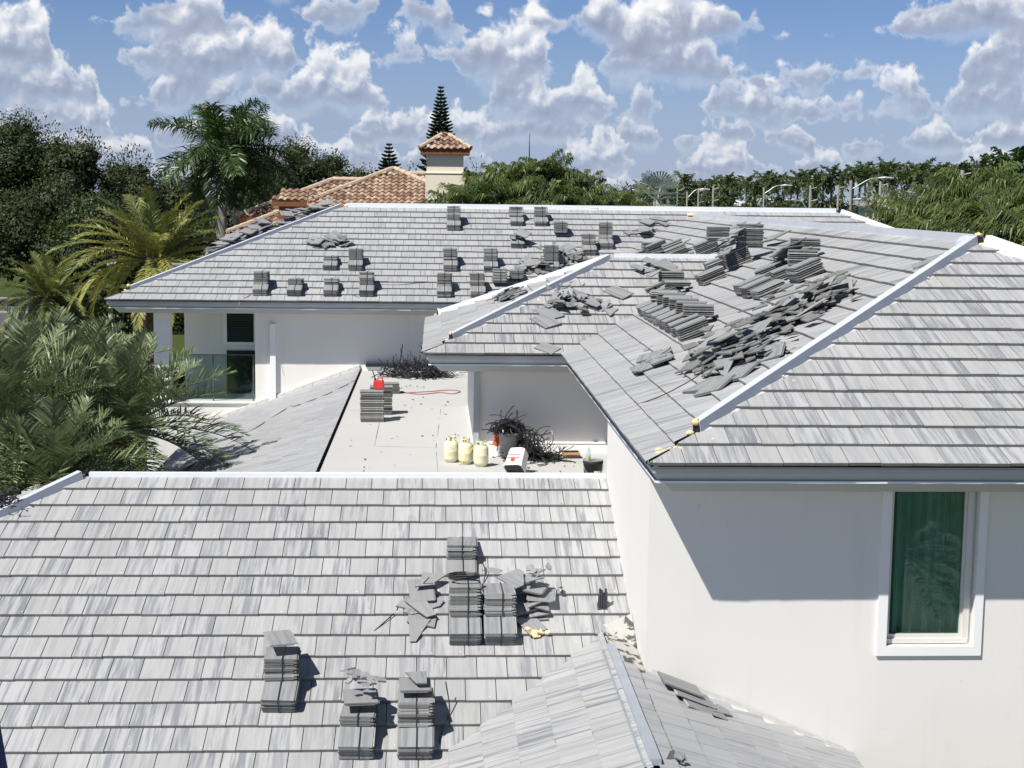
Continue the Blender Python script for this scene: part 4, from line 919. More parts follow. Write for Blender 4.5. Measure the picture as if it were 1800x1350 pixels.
tr = t.new('ShaderNodeBsdfTransparent'); tr.inputs[0].default_value = (.80, .88, .93, 1); g2 = t.new('ShaderNodeBsdfPrincipled'); g2.inputs['Base Color'].default_value = (.7, .82, .9, 1); g2.inputs['Roughness'].default_value = .1
mxx = t.new('ShaderNodeMixShader'); mxx.inputs[0].default_value = .3; t.l.new(tr.outputs[0], mxx.inputs[1]); t.l.new(g2.outputs[0], mxx.inputs[2]); ot = t.new('ShaderNodeOutputMaterial'); t.l.new(mxx.outputs[0], ot.inputs[0])
b_ = MB(); b_.lathe([(.028, 0), (.033, .01), (.033, .11), (.028, .13), (.033, .15), (.012, .175), (.012, .195), (.0, .195)], 18); b_.build('bottle_body', gm_, root, Mb, smooth=True)
b_ = MB(); b_.lathe([(.0, .004), (.029, .008), (.030, .065), (.0, .078)], 18); b_.build('liquid', mat_plain('yellow_liquid', (.72, .58, .10), .2), root, Mb)
b_ = MB(); b_.lathe([(.014, .188), (.014, .206), (.0, .207)], 12); b_.build('cap', M_trim, root, Mb)
M_card = mat_plain('brown_cardboard', (.40, .25, .13), .85, .1, 6, dirt=(.5, .35, .2), dirt_amt=.4)
root = empty('cardboard_box', (2.14, 23.55, DZ), 'small brown cardboard box near the shaded wall', 'box', mat=Matrix.Translation((2.14, 23.55, DZ)) @ Matrix.Rotation(.1, 4, 'Z')); M_ = root.matrix_basis
b_ = MB()
for q in ((-.13, .13, -.09, -.084), (-.13, .13, .084, .09), (-.13, -.124, -.084, .084), (.124, .13, -.084, .084)): b_.box(*q, 0, .085)
b_.box(-.124, .124, -.084, .084, 0, .006); b_.build('box_body', M_card, root, M_)
b_ = MB(); b_.add([(-.13, -.09, .086), (.13, -.09, .086), (.13, -.16, .06), (-.13, -.16, .06)], [(0, 1, 2, 3)]); b_.add([(-.13, .09, .086), (.13, .09, .086), (.12, .03, .10), (-.12, .03, .10)], [(0, 1, 2, 3)]); b_.build('flap', M_card, root, M_)
# red fuel can
Mb = Matrix.Translation((-1.02, 27.44, -4.096+18*PITCH+.012)) @ Matrix.Rotation(-.15, 4, 'Z'); root = empty('fuel_can', None, 'red fuel can with black spout on the flat roof tile stack', 'fuel can', mat=Mb)
bm = bmesh.new(); bmesh.ops.create_cube(bm, size=1)
for v in bm.verts: v.co = Vector((v.co.x*.20, v.co.y*.13, v.co.z*.15+.075)); 
for v in bm.verts:
    if v.co.z > .1: v.co.x *= .86; v.co.y *= .9
bmesh.ops.bevel(bm, geom=bm.edges[:], offset=.02, segments=3, affect='EDGES', profile=.6); me = bpy.data.meshes.new('can_body'); bm.to_mesh(me); bm.free(); me.materials.append(M_red)
o_ = bpy.data.objects.new('can_body', me); COL.objects.link(o_); o_.matrix_world = Mb; adopt(o_, root)
b_ = MB(); b_.tube([(-.02, 0, .145), (-.01, 0, .195), (.06, 0, .195), (.075, 0, .145)], .013, 8); b_.build('handle', M_red, root, Mb)
b_ = MB(); b_.tube([(-.06, 0, .14), (-.065, 0, .18)], .022, 10); b_.tube([(-.065, 0, .17), (-.09, 0, .26), (-.12, 0, .33)], [.012, .010, .007], 8); b_.build('spout', M_black, root, Mb)
# vent on the nearest roof
Mb = FR['near'] @ Matrix.Translation((1.80, -2.60, .07)) @ Matrix.Rotation(-.06, 4, 'Z'); root = empty('pipe_vent', None, 'dark ribbed pipe vent beside the white wall', 'roof vent', mat=Mb)
b_ = MB(); b_.box(-.055, .055, -.03, .12, 0, .012)
b_.build('vent_flange', mat_plain('dark_lead', (.06, .065, .075), .45, .3, 12, spec=.5), root, Mb)
b_ = MB()
Mi = Mb.to_3x3().inverted() @ Vector((0, 0, 1))
for k in range(10):
    a = 2*math.pi*k/10; x, y = math.cos(a)*.042, math.sin(a)*.035+.05; l_ = .17+.03*math.sin(k*2.1)
    b_.tube([(x, y, .0), (x*.95, y+Mi.y*l_*.5, Mi.z*l_*.5), (x*.92, y+Mi.y*l_, Mi.z*l_)], .013, 5)
b_.build('vent_pipe', mat_plain('dark_ribbed_pipe', (.05, .053, .062), .4, .3, 12, spec=.5), root, Mb)
# navy lift arm that just enters the lower left corner
b_ = MB(); b_.tube([(-1.085, 3.5, -1.10), (-1.056, 3.5, -1.25), (-1.025, 3.5, -1.52)], [.035, .04, .045], 12)
reg(b_.build('lift_rail', mat_plain('navy_padding', (.012, .025, .12), .6, .2, 6)), 'navy padded rail entering at the bottom left corner', 'rail')

for i, (x, y, n_, sz_) in enumerate(((-.2, 29.5, 7, .5), (.3, 25.5, 6, .4), (-1.0, 22.0, 6, .4), (1.6, 22.4, 9, .3), (-.7, 32.2, 8, .25))):
    shard_pile('deck_litter', Matrix.Translation((x, y, -4.094)), n_, (sz_, sz_, .001), ('scraps by the middle of the flat roof', 'scraps left of the bin on the flat roof', 'scraps at the front left of the flat roof', 'scraps in front of the cardboard box', 'scraps beside the strap tangle on the flat roof')[i], M_slab, 60+i, .1, (.008, .03))
# ------------------------------------------------------------------ ground
def at(px, py, Y):
    """the point at distance Y in front of the camera that is seen at (px, py) of the 1800 x 1350 photograph"""
    v = fw + r2*((px-900)/2676.) - u2*((py-675)/2676.)
    return v*(Y/v.y)
GZ = -H
def sheet(name, pts, z, mat, label=None, cat=None, kind='structure'):
    mb = MB(); mb.add([(x, y, z) for x, y in pts], [tuple(range(len(pts)))]); return reg(mb.build(name, mat), label, cat, kind=kind)
gm_, t = new_mat('lawn'); c = objc(t)
finish(gm_, t, t.mix(t.noise(c, 9, 6, .65), t.mix(t.noise(c, .25, 3), (.028, .048, .012), (.055, .078, .020)), (.08, .10, .03)), .95, t.noise(c, 30, 4), .03, spec=.1)
sheet('ground', [(-900, -120), (900, -120), (900, 1800), (-900, 1800)], GZ, gm_)
M_asph = mat_plain('asphalt', (.085, .088, .095), .9, .1, 2, .004)
M_conc = mat_plain('pale_paving', (.42, .40, .37), .9, .08, 2)
sheet('road', [(-200, 112), (200, 112), (200, 126), (-200, 126)], GZ+.004, M_asph)
sheet('driveway', [(-34, 70), (-27, 70), (-26, 112), (-33, 112)], GZ+.008, M_asph)
sheet('road', [(-200, 176), (400, 176), (400, 190), (-200, 190)], GZ+.004, M_asph)
kb = MB(); kb.box(-200, 200, 111.7, 112, GZ, GZ+.12); kb.box(-200, 200, 126, 126.3, GZ, GZ+.12); reg(kb.build('kerb', M_conc), kind='structure')
sheet('path', [(-24, 76), (-9, 80), (-9, 82.5), (-24, 78)], GZ+.008, M_conc)
sheet('path', [(-13, 30), (-7.2, 30), (-7.2, 47), (-13, 47)], GZ+.006, M_conc)
sheet('path', [(-1, -30), (14, -30), (14, 8), (-1, 8)], GZ+.004, M_conc)

# ------------------------------------------------------------------ foliage generators
class QM:
    def __init__(s): s.q = []; s.r = []
    def add(s, q, r):          # q: (n,4,3)
        q = np.asarray(q, dtype=np.float32); s.q.append(q); s.r.append(np.broadcast_to(np.asarray(r, dtype=np.float32), (len(q),)).copy())
    def build(s, name, mat, parent=None):
        Q = np.concatenate(s.q); r = np.concatenate(s.r); n = len(Q)
        me = bpy.data.meshes.new(name); me.vertices.add(4*n); me.vertices.foreach_set('co', Q.reshape(-1))
        me.loops.add(4*n); me.loops.foreach_set('vertex_index', np.arange(4*n, dtype=np.int32))
        me.polygons.add(n); me.polygons.foreach_set('loop_start', np.arange(0, 4*n, 4, dtype=np.int32)); me.polygons.foreach_set('loop_total', np.full(n, 4, dtype=np.int32))
        me.materials.append(mat); a = me.attributes.new('rnd', 'FLOAT', 'FACE'); a.data.foreach_set('value', r)
        me.update(); me.validate()
        o = bpy.data.objects.new(name, me); COL.objects.link(o)
        if parent is not None: adopt(o, parent)
        return o
rg = np.random.default_rng(12)
def nrm(v): return v/np.maximum(np.linalg.norm(v, axis=-1, keepdims=True), 1e-9)
def frond(qm, base, az, e0, L, droop, nl=40, ll=.45, lw=.03, lift=.35, ldroop=.5, fwd=.45, tone=.5, petiole=.15, plume=0., prof=.75, rw=.02, tvar=.12):
    K = 10; s = np.linspace(0, 1, K+1); e = e0-droop*s**1.25
    hd = np.array([math.cos(az), math.sin(az), 0.]); zz = np.array([0, 0, 1.])
    tw = rg.normal(0, .25)
    d_ = np.cos(e)[:, None]*hd+np.sin(e)[:, None]*zz
    P = np.vstack([[0, 0, 0], np.cumsum(d_[:-1]*(L/K), axis=0)])+np.array(base)
    side = np.array([-hd[1], hd[0], 0.])
    ss = np.linspace(petiole, .995, nl); idx = np.minimum((ss*K).astype(int), K-1); f = (ss*K-idx)[:, None]
    p = P[idx]*(1-f)+P[idx+1]*f; tg = nrm(d_[idx]*(1-f)+d_[np.minimum(idx+1, K)]*f); nn = nrm(np.cross(side, tg)*1.0); nn = np.where(nn[:, 2:3] < 0, -nn, nn)
    ln = ll*np.sin(np.pi*(.10+.86*(ss-petiole)/(1-petiole)))**prof
    for sg in (1, -1):
        a = fwd+.35*ss[:, None]+rg.normal(0, .07, (nl, 1)); lf = lift+rg.normal(0, .10+plume, (nl, 1))
        dr = nrm((side*math.cos(tw)+nn*math.sin(tw)*.5)*sg*np.cos(a)+tg*np.sin(a)+nn*lf)
        l1 = (ln*rg.uniform(.85, 1.1, nl))[:, None]
        mid = p+dr*l1*.5; dr2 = nrm(dr-zz*ldroop*rg.uniform(.6, 1.3, (nl, 1))); end = mid+dr2*l1*.5
        w_ = nrm(np.cross(dr, nn)+rg.normal(0, .25, (nl, 3)))*lw*.5
        r = np.clip(tone+rg.normal(0, tvar, nl), 0, 1)
        qm.add(np.stack([p-w_*.5, p+w_*.5, mid+w_, mid-w_], 1), r)
        qm.add(np.stack([mid-w_, mid+w_, end+w_*.12, end-w_*.12], 1), r)
    a_ = P[:-1]; b_ = P[1:]; ww = (rw*np.linspace(1, .25, K))[:, None]
    for ax in (side*np.ones((K, 1)), nrm(np.cross(side, d_[:-1]))):
        qm.add(np.stack([a_-ax*ww, a_+ax*ww, b_+ax*ww*.85, b_-ax*ww*.85], 1), min(1, tone+.25))
def crown(qm, c, nf, L, e_hi=1.35, e_lo=-.5, droop=(.5, 1.1), r0=.08, tones=(.3, .7), **kw):
    ga = 2.39996
    for i in range(nf):
        k = (i+.5)/nf; e = e_hi+(e_lo-e_hi)*k**.85+rg.normal(0, .07); az = i*ga+rg.normal(0, .15)
        dr = droop[0]+(droop[1]-droop[0])*k+rg.normal(0, .06)
        b_ = (c[0]+math.cos(az)*r0, c[1]+math.sin(az)*r0, c[2]-r0*.8*k)
        frond(qm, b_, az, e, L*rg.uniform(.82, 1.08)*(.75+.5*min(k, .5)), dr, tone=tones[0]+(tones[1]-tones[0])*rg.random(), **kw)
def palm_root(name, x, y, label, cat='palm', group=None): return empty(name, (x, y, GZ), label, cat, group)
def trunk_mesh(pts, rad, sides, mat, parent, name='trunk', rings=0):
    mb = MB(); pts = [Vector(p) for p in pts]
    out = []; rr = []
    for i in range(len(pts)-1):
        k = max(1, rings)
        for j in range(k): out.append(pts[i].lerp(pts[i+1], j/k)); rr.append((rad[i]+(rad[i+1]-rad[i])*j/k)*(1+(.05 if rings and j % 2 else 0)))
    out.append(pts[-1]); rr.append(rad[-1]); mb.tube(out, rr, sides); return mb.build(name, mat, parent, smooth=True)

def date_palm(c, L, label, nf=56, group=None, tones=(.15, .75), e_lo=-.35, mat=None, r_tr=.16, name='date_palm', nl=38, ll=.44, lw=.034, fruit=False):
    x, y, z = c; root = palm_root(name, x, y, label, 'palm tree', group)
    qm = QM(); crown(qm, c, nf, L, 1.45, e_lo, (.25, .95), .12, tones, nl=nl, ll=ll, lw=lw, lift=.5, ldroop=.22, fwd=.5, petiole=.12, plume=.10)
    qm.build('crown', mat or M_date, root)
    trunk_mesh([(x, y, GZ), (x, y, (GZ+z)/2), (x, y, z-.1)], [r_tr*1.2, r_tr, r_tr*1.1], 12, M_boot, root, rings=14)
    if fruit:
        mb = MB()
        for k in range(26):
            a = random.uniform(0, 6.28); l_ = random.uniform(.25, .5); mb.tube([(x+math.cos(a)*.1, y+math.sin(a)*.1, z-.05), (x+math.cos(a)*l_*.6, y+math.sin(a)*l_*.6, z-.05-l_*.3), (x+math.cos(a)*l_*.8, y+math.sin(a)*l_*.8, z-.15-l_)], [.012, .01, .004], 4)
        mb.build('flower_stalks', M_orange, root)
    return root
GF = 'feathery date palms at the lower left'
date_palm(tuple(at(214, 748, 26.5)), 2.15, 'feathery date palm nearest the lean-to roof with orange stalks', 58, GF, fruit=True)
date_palm(tuple(at(15, 730, 25)), 2.05, 'feathery date palm cut by the left picture edge', 56, GF)
date_palm(tuple(at(120, 690, 29)), 2.2, 'feathery date palm behind the two nearer ones', 54, GF)
date_palm(tuple(at(90, 835, 23.5)), 1.55, 'lowest date palm crown just above the nearest ridge', 40, GF)
# Canary palms
def canary(c, L, label, nf, tones, lo=-.55, rt=.38):
    x, y, z = c; root = palm_root('canary_palm', x, y, label, 'palm tree', 'arching palms on the left lawn')
    qm = QM(); crown(qm, c, nf, L, 1.4, lo, (.75, 1.45), .25, tones, nl=64, ll=L*.155, lw=.045, lift=.25, ldroop=.35, fwd=.65, petiole=.08, prof=.5, rw=.035, tvar=.08)
    qm.build('crown', M_canary, root)
    trunk_mesh([(x, y, GZ), (x, y, z-.8), (x, y, z)], [rt*.9, rt, rt*1.25], 14, M_boot, root, rings=12)
    mb = MB()
    for k in range(60):
        a = k*2.4; zz = z-.15-(k/60)*.9; mb.tube([(x+math.cos(a)*rt*.9, y+math.sin(a)*rt*.9, zz), (x+math.cos(a)*(rt+.22), y+math.sin(a)*(rt+.22), zz+.22)], [.06, .03], 4)
    mb.build('frond_stubs', M_boot, root); return root
canary(tuple(at(272, 452, 52)), 3.3, 'yellowish arching palm behind the far left hip', 54, (.05, .95), lo=-.30)
canary(tuple(at(88, 520, 88)), 3.9, 'green arching palm with thick brown trunk on the lawn', 56, (.0, .45), rt=.42)
# royal palms
def royal(c, L, label, nf=18):
    x, y, z = c; root = palm_root('royal_palm', x, y, label, 'palm tree', 'royal palms by the terracotta house')
    qm = QM(); crown(qm, (x, y, z), nf, L, 1.35, -.75, (.5, 1.25), .10, (.1, .75), nl=80, ll=L*.26, lw=.055, lift=.15, ldroop=.75, fwd=.35, petiole=.14, plume=.42, prof=.5, rw=.04)
    qm.build('crown', M_royal, root)
    trunk_mesh([(x, y, GZ), (x, y, -4), (x, y, z-2.0)], [.26, .24, .20], 14, M_rtrunk, root, rings=8)
    trunk_mesh([(x, y, z-2.0), (x, y, z-1.2), (x, y, z)], [.20, .17, .08], 12, M_shaft, root, 'crownshaft')
royal(tuple(at(388, 258, 60)), 3.0, 'left royal palm of the pair, with the clear grey trunk')
royal(tuple(at(418, 262, 62.5)), 2.9, 'right royal palm of the pair, standing behind')

# broadleaf trees
def leafy(name, c, rx, rz, n, label, mat, group=None, leaf=.26, nb=26, trunk=True, low=None, cat='tree', ry=None, seed=1):
    """crown of leaf clumps on an uneven set of boughs, over a forked trunk"""
    g = np.random.default_rng(seed); x, y, z = c; ry = ry or rx
    root = empty(name, (x, y, GZ), label, cat, group)
    B = []; 
    while len(B) < nb:
        p = g.uniform(-1, 1, 3)
        if (p**2).sum() < 1 and p[2] > -.75: B.append(p)
    B = np.array(B)*np.array([rx, ry, rz])*.78; br = g.uniform(.24, .46, nb)*min(rx, rz*1.1)
    qm = QM(); per = np.maximum(8, (n*br**2/(br**2).sum()).astype(int))
    for b_, r_, k in zip(B, br, per):
        u = nrm(g.normal(0, 1, (k, 3))); u[:, 2] = np.where(u[:, 2] < -.45, -u[:, 2]*.3, u[:, 2])
        rad = r_*(1+.35*g.normal(0, .5, (k, 1))*.6+.22*np.sin(u[:, :1]*7+u[:, 2:]*5)); pos = np.array([x, y, z])+b_+u*rad*g.uniform(.72, 1.08, (k, 1))
        nn = nrm(u*1.5+g.normal(0, .42, (k, 3))+np.array([0, 0, .25])); a = nrm(np.cross(nn, g.normal(0, 1, (k, 3)))); bb = np.cross(nn, a); s = leaf*g.uniform(.45, 1.0, (k, 1))
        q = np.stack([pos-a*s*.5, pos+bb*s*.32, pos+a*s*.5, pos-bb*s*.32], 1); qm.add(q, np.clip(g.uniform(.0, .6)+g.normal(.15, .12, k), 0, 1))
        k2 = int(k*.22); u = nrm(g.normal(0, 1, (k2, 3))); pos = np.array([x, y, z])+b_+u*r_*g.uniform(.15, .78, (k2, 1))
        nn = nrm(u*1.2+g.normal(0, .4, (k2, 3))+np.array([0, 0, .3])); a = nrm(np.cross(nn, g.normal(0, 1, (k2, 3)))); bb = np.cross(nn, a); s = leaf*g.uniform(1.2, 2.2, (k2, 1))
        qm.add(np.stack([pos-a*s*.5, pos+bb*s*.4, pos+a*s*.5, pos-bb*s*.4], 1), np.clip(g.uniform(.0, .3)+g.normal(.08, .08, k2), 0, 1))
    # twigs that break the outline
    k = n//30; u = nrm(g.normal(0, 1, (k, 3))); u[:, 2] = np.abs(u[:, 2]); pos = np.array([x, y, z])+u*np.array([rx, ry, rz])*g.uniform(.85, 1.05, (k, 1))
    a = nrm(u+g.normal(0, .5, (k, 3))); bb = nrm(np.cross(a, g.normal(0, 1, (k, 3)))); s = leaf*g.uniform(.5, 1.1, (k, 1))
    qm.add(np.stack([pos-a*s*.6, pos+bb*s*.25, pos+a*s*.6, pos-bb*s*.25], 1), g.uniform(.2, .9, k))
    qm.build('crown', mat, root)
    if trunk:
        mb = MB(); zt_ = z-rz*.5; mb.tube([(x, y, GZ), (x+.1, y, (GZ+zt_)/2), (x, y, zt_)], [.32, .26, .2], 8)
        for k in range(5):
            b_ = B[k*3 % nb]; mb.tube([(x, y, zt_-.6), (x+b_[0]*.45, y+b_[1]*.45, zt_+(z+b_[2]-zt_)*.5), (x+b_[0], y+b_[1], z+b_[2])], [.16, .10, .04], 6)
        mb.build('trunk', M_bark, root)
    return root
OAKS = [ # px centre, px top, half width px, distance, bottom height above ground, words
 (35, 196, 105, 114, 2.0, 'tallest dark oak at the far left edge'), (135, 226, 75, 110, 2.0, 'dark oak second from the left edge'), (228, 258, 62, 122, 1.5, 'dark oak left of the royal palms'),
 (300, 300, 75, 130, 1.5, 'dark oak behind the royal palms'), (455, 262, 62, 122, 1.5, 'dark oak just right of the royal palms'), (520, 238, 66, 118, 1.5, 'tall dark oak behind the terracotta roof'), (585, 262, 52, 122, 1.5, 'dark oak at the right end of the oak row'),
 (640, 288, 48, 148, 1.0, 'low tree left of the small pine'), (40, 330, 120, 100, 1.8, 'low dark oak filling the left edge'), (165, 350, 95, 98, 1.8, 'low dark oak behind the yellowish palm'), (300, 372, 80, 104, 1.0, 'low dark tree under the royal palms'),
 (-60, 240, 90, 118, 2, 'dark oak half outside the left edge'), (415, 330, 70, 110, 1, 'low dark tree behind the twin trunks')]
for i, (px, pt_, hw, Y, lo, wd_) in enumerate(OAKS):
    c = at(px, pt_, Y); rx = hw*Y/2676; bot = GZ+lo; rz = (c.z-bot)/2
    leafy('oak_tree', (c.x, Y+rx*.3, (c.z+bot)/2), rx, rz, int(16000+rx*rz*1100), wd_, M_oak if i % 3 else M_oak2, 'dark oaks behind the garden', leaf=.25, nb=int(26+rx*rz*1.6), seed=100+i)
MID = [(840, 283, 34, 110, 1, 'dark tree right of the cream chimney'), (728, 292, 26, 105, 1, 'low green tree left of the chimney'), (1055, 318, 26, 130, .5, 'distant dark tree right of the areca palms'), (1085, 326, 18, 150, .5, 'farthest small tree on the horizon'),
 (1110, 345, 45, 95, .3, 'shrubby tree beyond the far ridge centre'), (1180, 350, 45, 90, .3, 'shrubby tree in front of the first lamps'), (1245, 348, 42, 95, .3, 'shrubby tree under the small street lamp'), (1310, 342, 45, 92, .3, 'round shrubby tree between the thin poles'), (1375, 346, 42, 90, .3, 'shrubby tree below the third lamp'),
 (1440, 348, 42, 86, .3, 'shrubby tree left of the tall lamp pole'), (1500, 352, 46, 74, .2, 'green tree right behind the far ridge end'), (1565, 358, 52, 66, .2, 'green tree above the long wing ridge'), (1625, 362, 48, 62, .2, 'green tree left of the bamboo-like palms'), (1540, 392, 48, 52, .1, 'low green shrub beside the far right hip'), (1620, 400, 50, 50, .1, 'low green shrub above the wing ridge'), (1290, 365, 50, 70, .1, 'low shrub hugging the far ridge'), (1400, 365, 50, 68, .1, 'second low shrub hugging the far ridge')]
for i, (px, pt_, hw, Y, lo, wd_) in enumerate(MID):
    pt_ -= 7; hw *= 1.2; c = at(px, pt_, Y); rx = hw*Y/2676; bot = GZ+lo; rz = (c.z-bot)/2
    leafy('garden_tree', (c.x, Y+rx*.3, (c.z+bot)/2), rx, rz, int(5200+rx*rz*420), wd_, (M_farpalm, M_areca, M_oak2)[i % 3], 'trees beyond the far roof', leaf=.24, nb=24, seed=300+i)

# areca clumps
def areca(c, L, ns, spread, label, nf=9, mat=None, group='areca palm clumps beyond the roofs', nl=42, name='areca_palm'):
    x, y, z = c; root = palm_root(name, x, y, label, 'palm clump', group); qm = QM(); mb = MB()
    for i in range(ns):
        a = i*2.4; r = spread*math.sqrt((i+.3)/ns); sx, sy = x+math.cos(a)*r, y+math.sin(a)*r; sz = z-L*.45*(r/spread)**1.2*rg.uniform(.3, 2.2)-.3*rg.random()
        crown(qm, (sx, sy, sz), nf, L, 1.35, -.1, (.7, 1.8), .05, (.1, .95), nl=nl, ll=L*.40, lw=.042, lift=.2, ldroop=1.35, fwd=.45, petiole=.15, plume=.12, rw=.015)
        mb.tube([(x+math.cos(a)*r*.4, y+math.sin(a)*r*.4, GZ), (sx, sy, sz)], [.06, .04], 6)
    qm.build('crown', mat or M_areca, root); mb.build('stems', M_shaft, root)
    return root
for i, (px, py, Y, L, ns, sp, wd_) in enumerate([(893, 300, 56, 1.5, 5, .5, 'areca palm head left of the thin aerial'), (962, 306, 57, 1.6, 6, .6, 'areca palm head right of the thin aerial'), (1018, 326, 58, 1.5, 6, .6, 'areca palm clump at the right end of the group'),
     (828, 348, 50, 1.7, 7, .7, 'weeping palm clump in front of the chimney'), (905, 345, 52, 1.6, 8, .8, 'yellowish palm clump behind the second ridge stack'), (975, 356, 51, 1.6, 8, .9, 'weeping palm clump behind the third ridge stack'), (1040, 362, 52, 1.4, 7, .8, 'low palm clump at the right of the group'), (862, 322, 58, 1.5, 5, .6, 'areca palm between chimney and aerial'),
     (1092, 358, 75, 1.9, 5, .8, 'light green palm clump left of the silver palm'),
     (1640, 364, 56, 2.1, 8, 1.3, 'tall weeping palm left of the right edge'), (1712, 342, 52, 2.1, 8, 1.2, 'tallest weeping palm near the right edge'), (1775, 360, 48, 2.1, 9, 1.2, 'weeping palm cut by the right edge'), (1835, 340, 50, 2.2, 9, 1.2, 'weeping palm just outside the right edge'),
     (1680, 392, 44, 1.8, 9, 1.1, 'low weeping palm behind the wing apex'), (1745, 405, 42, 1.7, 9, 1.0, 'low weeping palm right of the wing apex'), (1810, 410, 40, 1.7, 9, 1.0, 'low weeping palm at the right edge'), (1600, 385, 58, 1.8, 8, 1.1, 'low palm clump above the wing ridge')]):
    areca(tuple(at(px, py, Y)), L, ns, sp, wd_, nf=10)
# far row of palms
rs_ = random.Random(5); tops = [(1100, 326), (1200, 318), (1300, 314), (1400, 309), (1450, 305), (1500, 296), (1560, 289), (1600, 293), (1650, 292), (1700, 290), (1800, 282)]
fp = []
def far_palm(nm_, c, L, label, nf=14, nl=18, mat=None):
    x, y, z = c; root = palm_root(nm_, x, y, label, 'palm tree', 'distant palms along the road'); qm = QM()
    crown(qm, c, nf, L, 1.3, -.6, (.6, 1.3), .08, (.1, .9), nl=nl, ll=L*.30, lw=.16, lift=.2, ldroop=.8, fwd=.4, petiole=.12, plume=.25, rw=.04)
    qm.build('crown', mat or M_farpalm, root); trunk_mesh([(x, y, GZ), (x, y, z)], [.16, .11], 7, M_bark, root)
    return root
NF = 44
for i in range(NF):
    px = 1108+i*(1790-1108)/NF+rs_.uniform(-5, 5)
    for (xa, ya), (xb, yb) in zip(tops, tops[1:]):
        if xa <= px <= xb: py = ya+(yb-ya)*(px-xa)/(xb-xa)
    Y = rs_.uniform(150, 205)-(px-1100)*.06; c = at(px, py+rs_.uniform(6, 22), Y)
    far_palm('palm_tree', tuple(c), rs_.uniform(1.7, 2.3), 'distant palm in the long row beyond the road')
for i in range(36):
    px = 1095+i*20+rs_.uniform(-6, 6); Y = rs_.uniform(125, 150); c = at(px, 317+rs_.uniform(-2, 12)-max(0, px-1400)*.02, Y)
    rx = 20*Y/2676; leafy('hedge_tree', (c.x, Y, (c.z+GZ)/2), rx*1.3, (c.z-GZ)/2, 2600, 'distant bushy tree in the belt along the road', (M_oak2, M_farpalm)[i % 2], 'bushy trees in the belt along the road', leaf=.42, nb=20, trunk=False, seed=500+i)
far_palm('palm_tree', tuple(at(1785, 300, 70)), 2.2, 'dark palm at the top right edge', 16, 26, M_royal)
# silver fan palm
x, y, z = at(1155, 352, 80); root = palm_root('silver_palm', x, y, 'silvery fan palm beyond the ridge', 'palm tree'); qm = QM()
for i in range(26):
    az = i*2.4; e = 1.3-1.7*(i/26); hd = np.array([math.cos(az)*math.cos(e), math.sin(az)*math.cos(e), math.sin(e)]); c0 = np.array([x, y, z])+hd*.9
    sd_ = np.array([-math.sin(az), math.cos(az), 0]); 
    for k in range(11):
        a = -1.2+2.4*k/10; d_ = nrm(hd*math.cos(a)+sd_*math.sin(a)); w_ = nrm(np.cross(d_, np.cross(hd, sd_)))*.05; e1 = c0+d_*.75
        qm.add([[c0-w_*.3, c0+w_*.3, e1+w_, e1-w_]], rg.random())
    w_ = sd_*.03; b0 = np.array([x, y, z]); qm.add([[b0-w_, b0+w_, c0+w_, c0-w_]], .8)
qm.build('crown', M_silver, root); trunk_mesh([(x, y, GZ), (x, y, z)], [.25, .22], 10, M_rtrunk, root)

# Norfolk pines
def norfolk(px, ptop, Y, z0, rmax, label, ntier, seed):
    g = random.Random(seed); c = at(px, ptop, Y); top = c.z; root = empty('norfolk_pine', (c.x, Y, GZ), label, 'pine tree', 'norfolk pines'); mb = MB(); x, y = c.x, Y
    trunk_mesh([(x, y, GZ), (x, y, (GZ+top)/2), (x, y, top)], [.3, .17, .03], 8, M_bark, root)
    for i in range(ntier):
        k = (i+.6)/ntier; z = top-(top-z0)*k**.95; r = rmax*(.10+.9*k**.85)*(1-.1*(k > .9)); nb = 7
        for j in range(nb+(1 if i > 3 else 0)):
            a = j*2*math.pi/(nb+1)+i*.55+g.uniform(-.15, .15); rr = r*g.uniform(.85, 1.1); up_ = .30*rr
            pts = [(x, y, z), (x+math.cos(a)*rr*.5, y+math.sin(a)*rr*.5, z+up_*.25), (x+math.cos(a)*rr, y+math.sin(a)*rr, z+up_)]
            mb.tube(pts, [.04, .10, .045], 5, rnd=g.random())
            for m_ in range(3):
                for sg in (-1, 1):
                    f = .45+.2*m_; b0 = Vector(pts[0]).lerp(Vector(pts[2]), f); a2 = a+sg*.7; l_ = rr*(.30-.06*m_)
                    mb.tube([b0, b0+Vector((math.cos(a2)*l_, math.sin(a2)*l_, l_*.35))], [.075, .03], 4, rnd=g.random())
    mb.build('crown', M_pine, root)
norfolk(775, 150, 120, .5, 1.75, 'tall norfolk pine rising behind the chimney', 29, 1)
norfolk(684, 250, 125, 1.0, 1.25, 'small norfolk pine left of the chimney', 10, 2)
norfolk(748, 262, 118, -1.5, 1.6, 'lower norfolk pine peeping out left of the chimney', 9, 3)

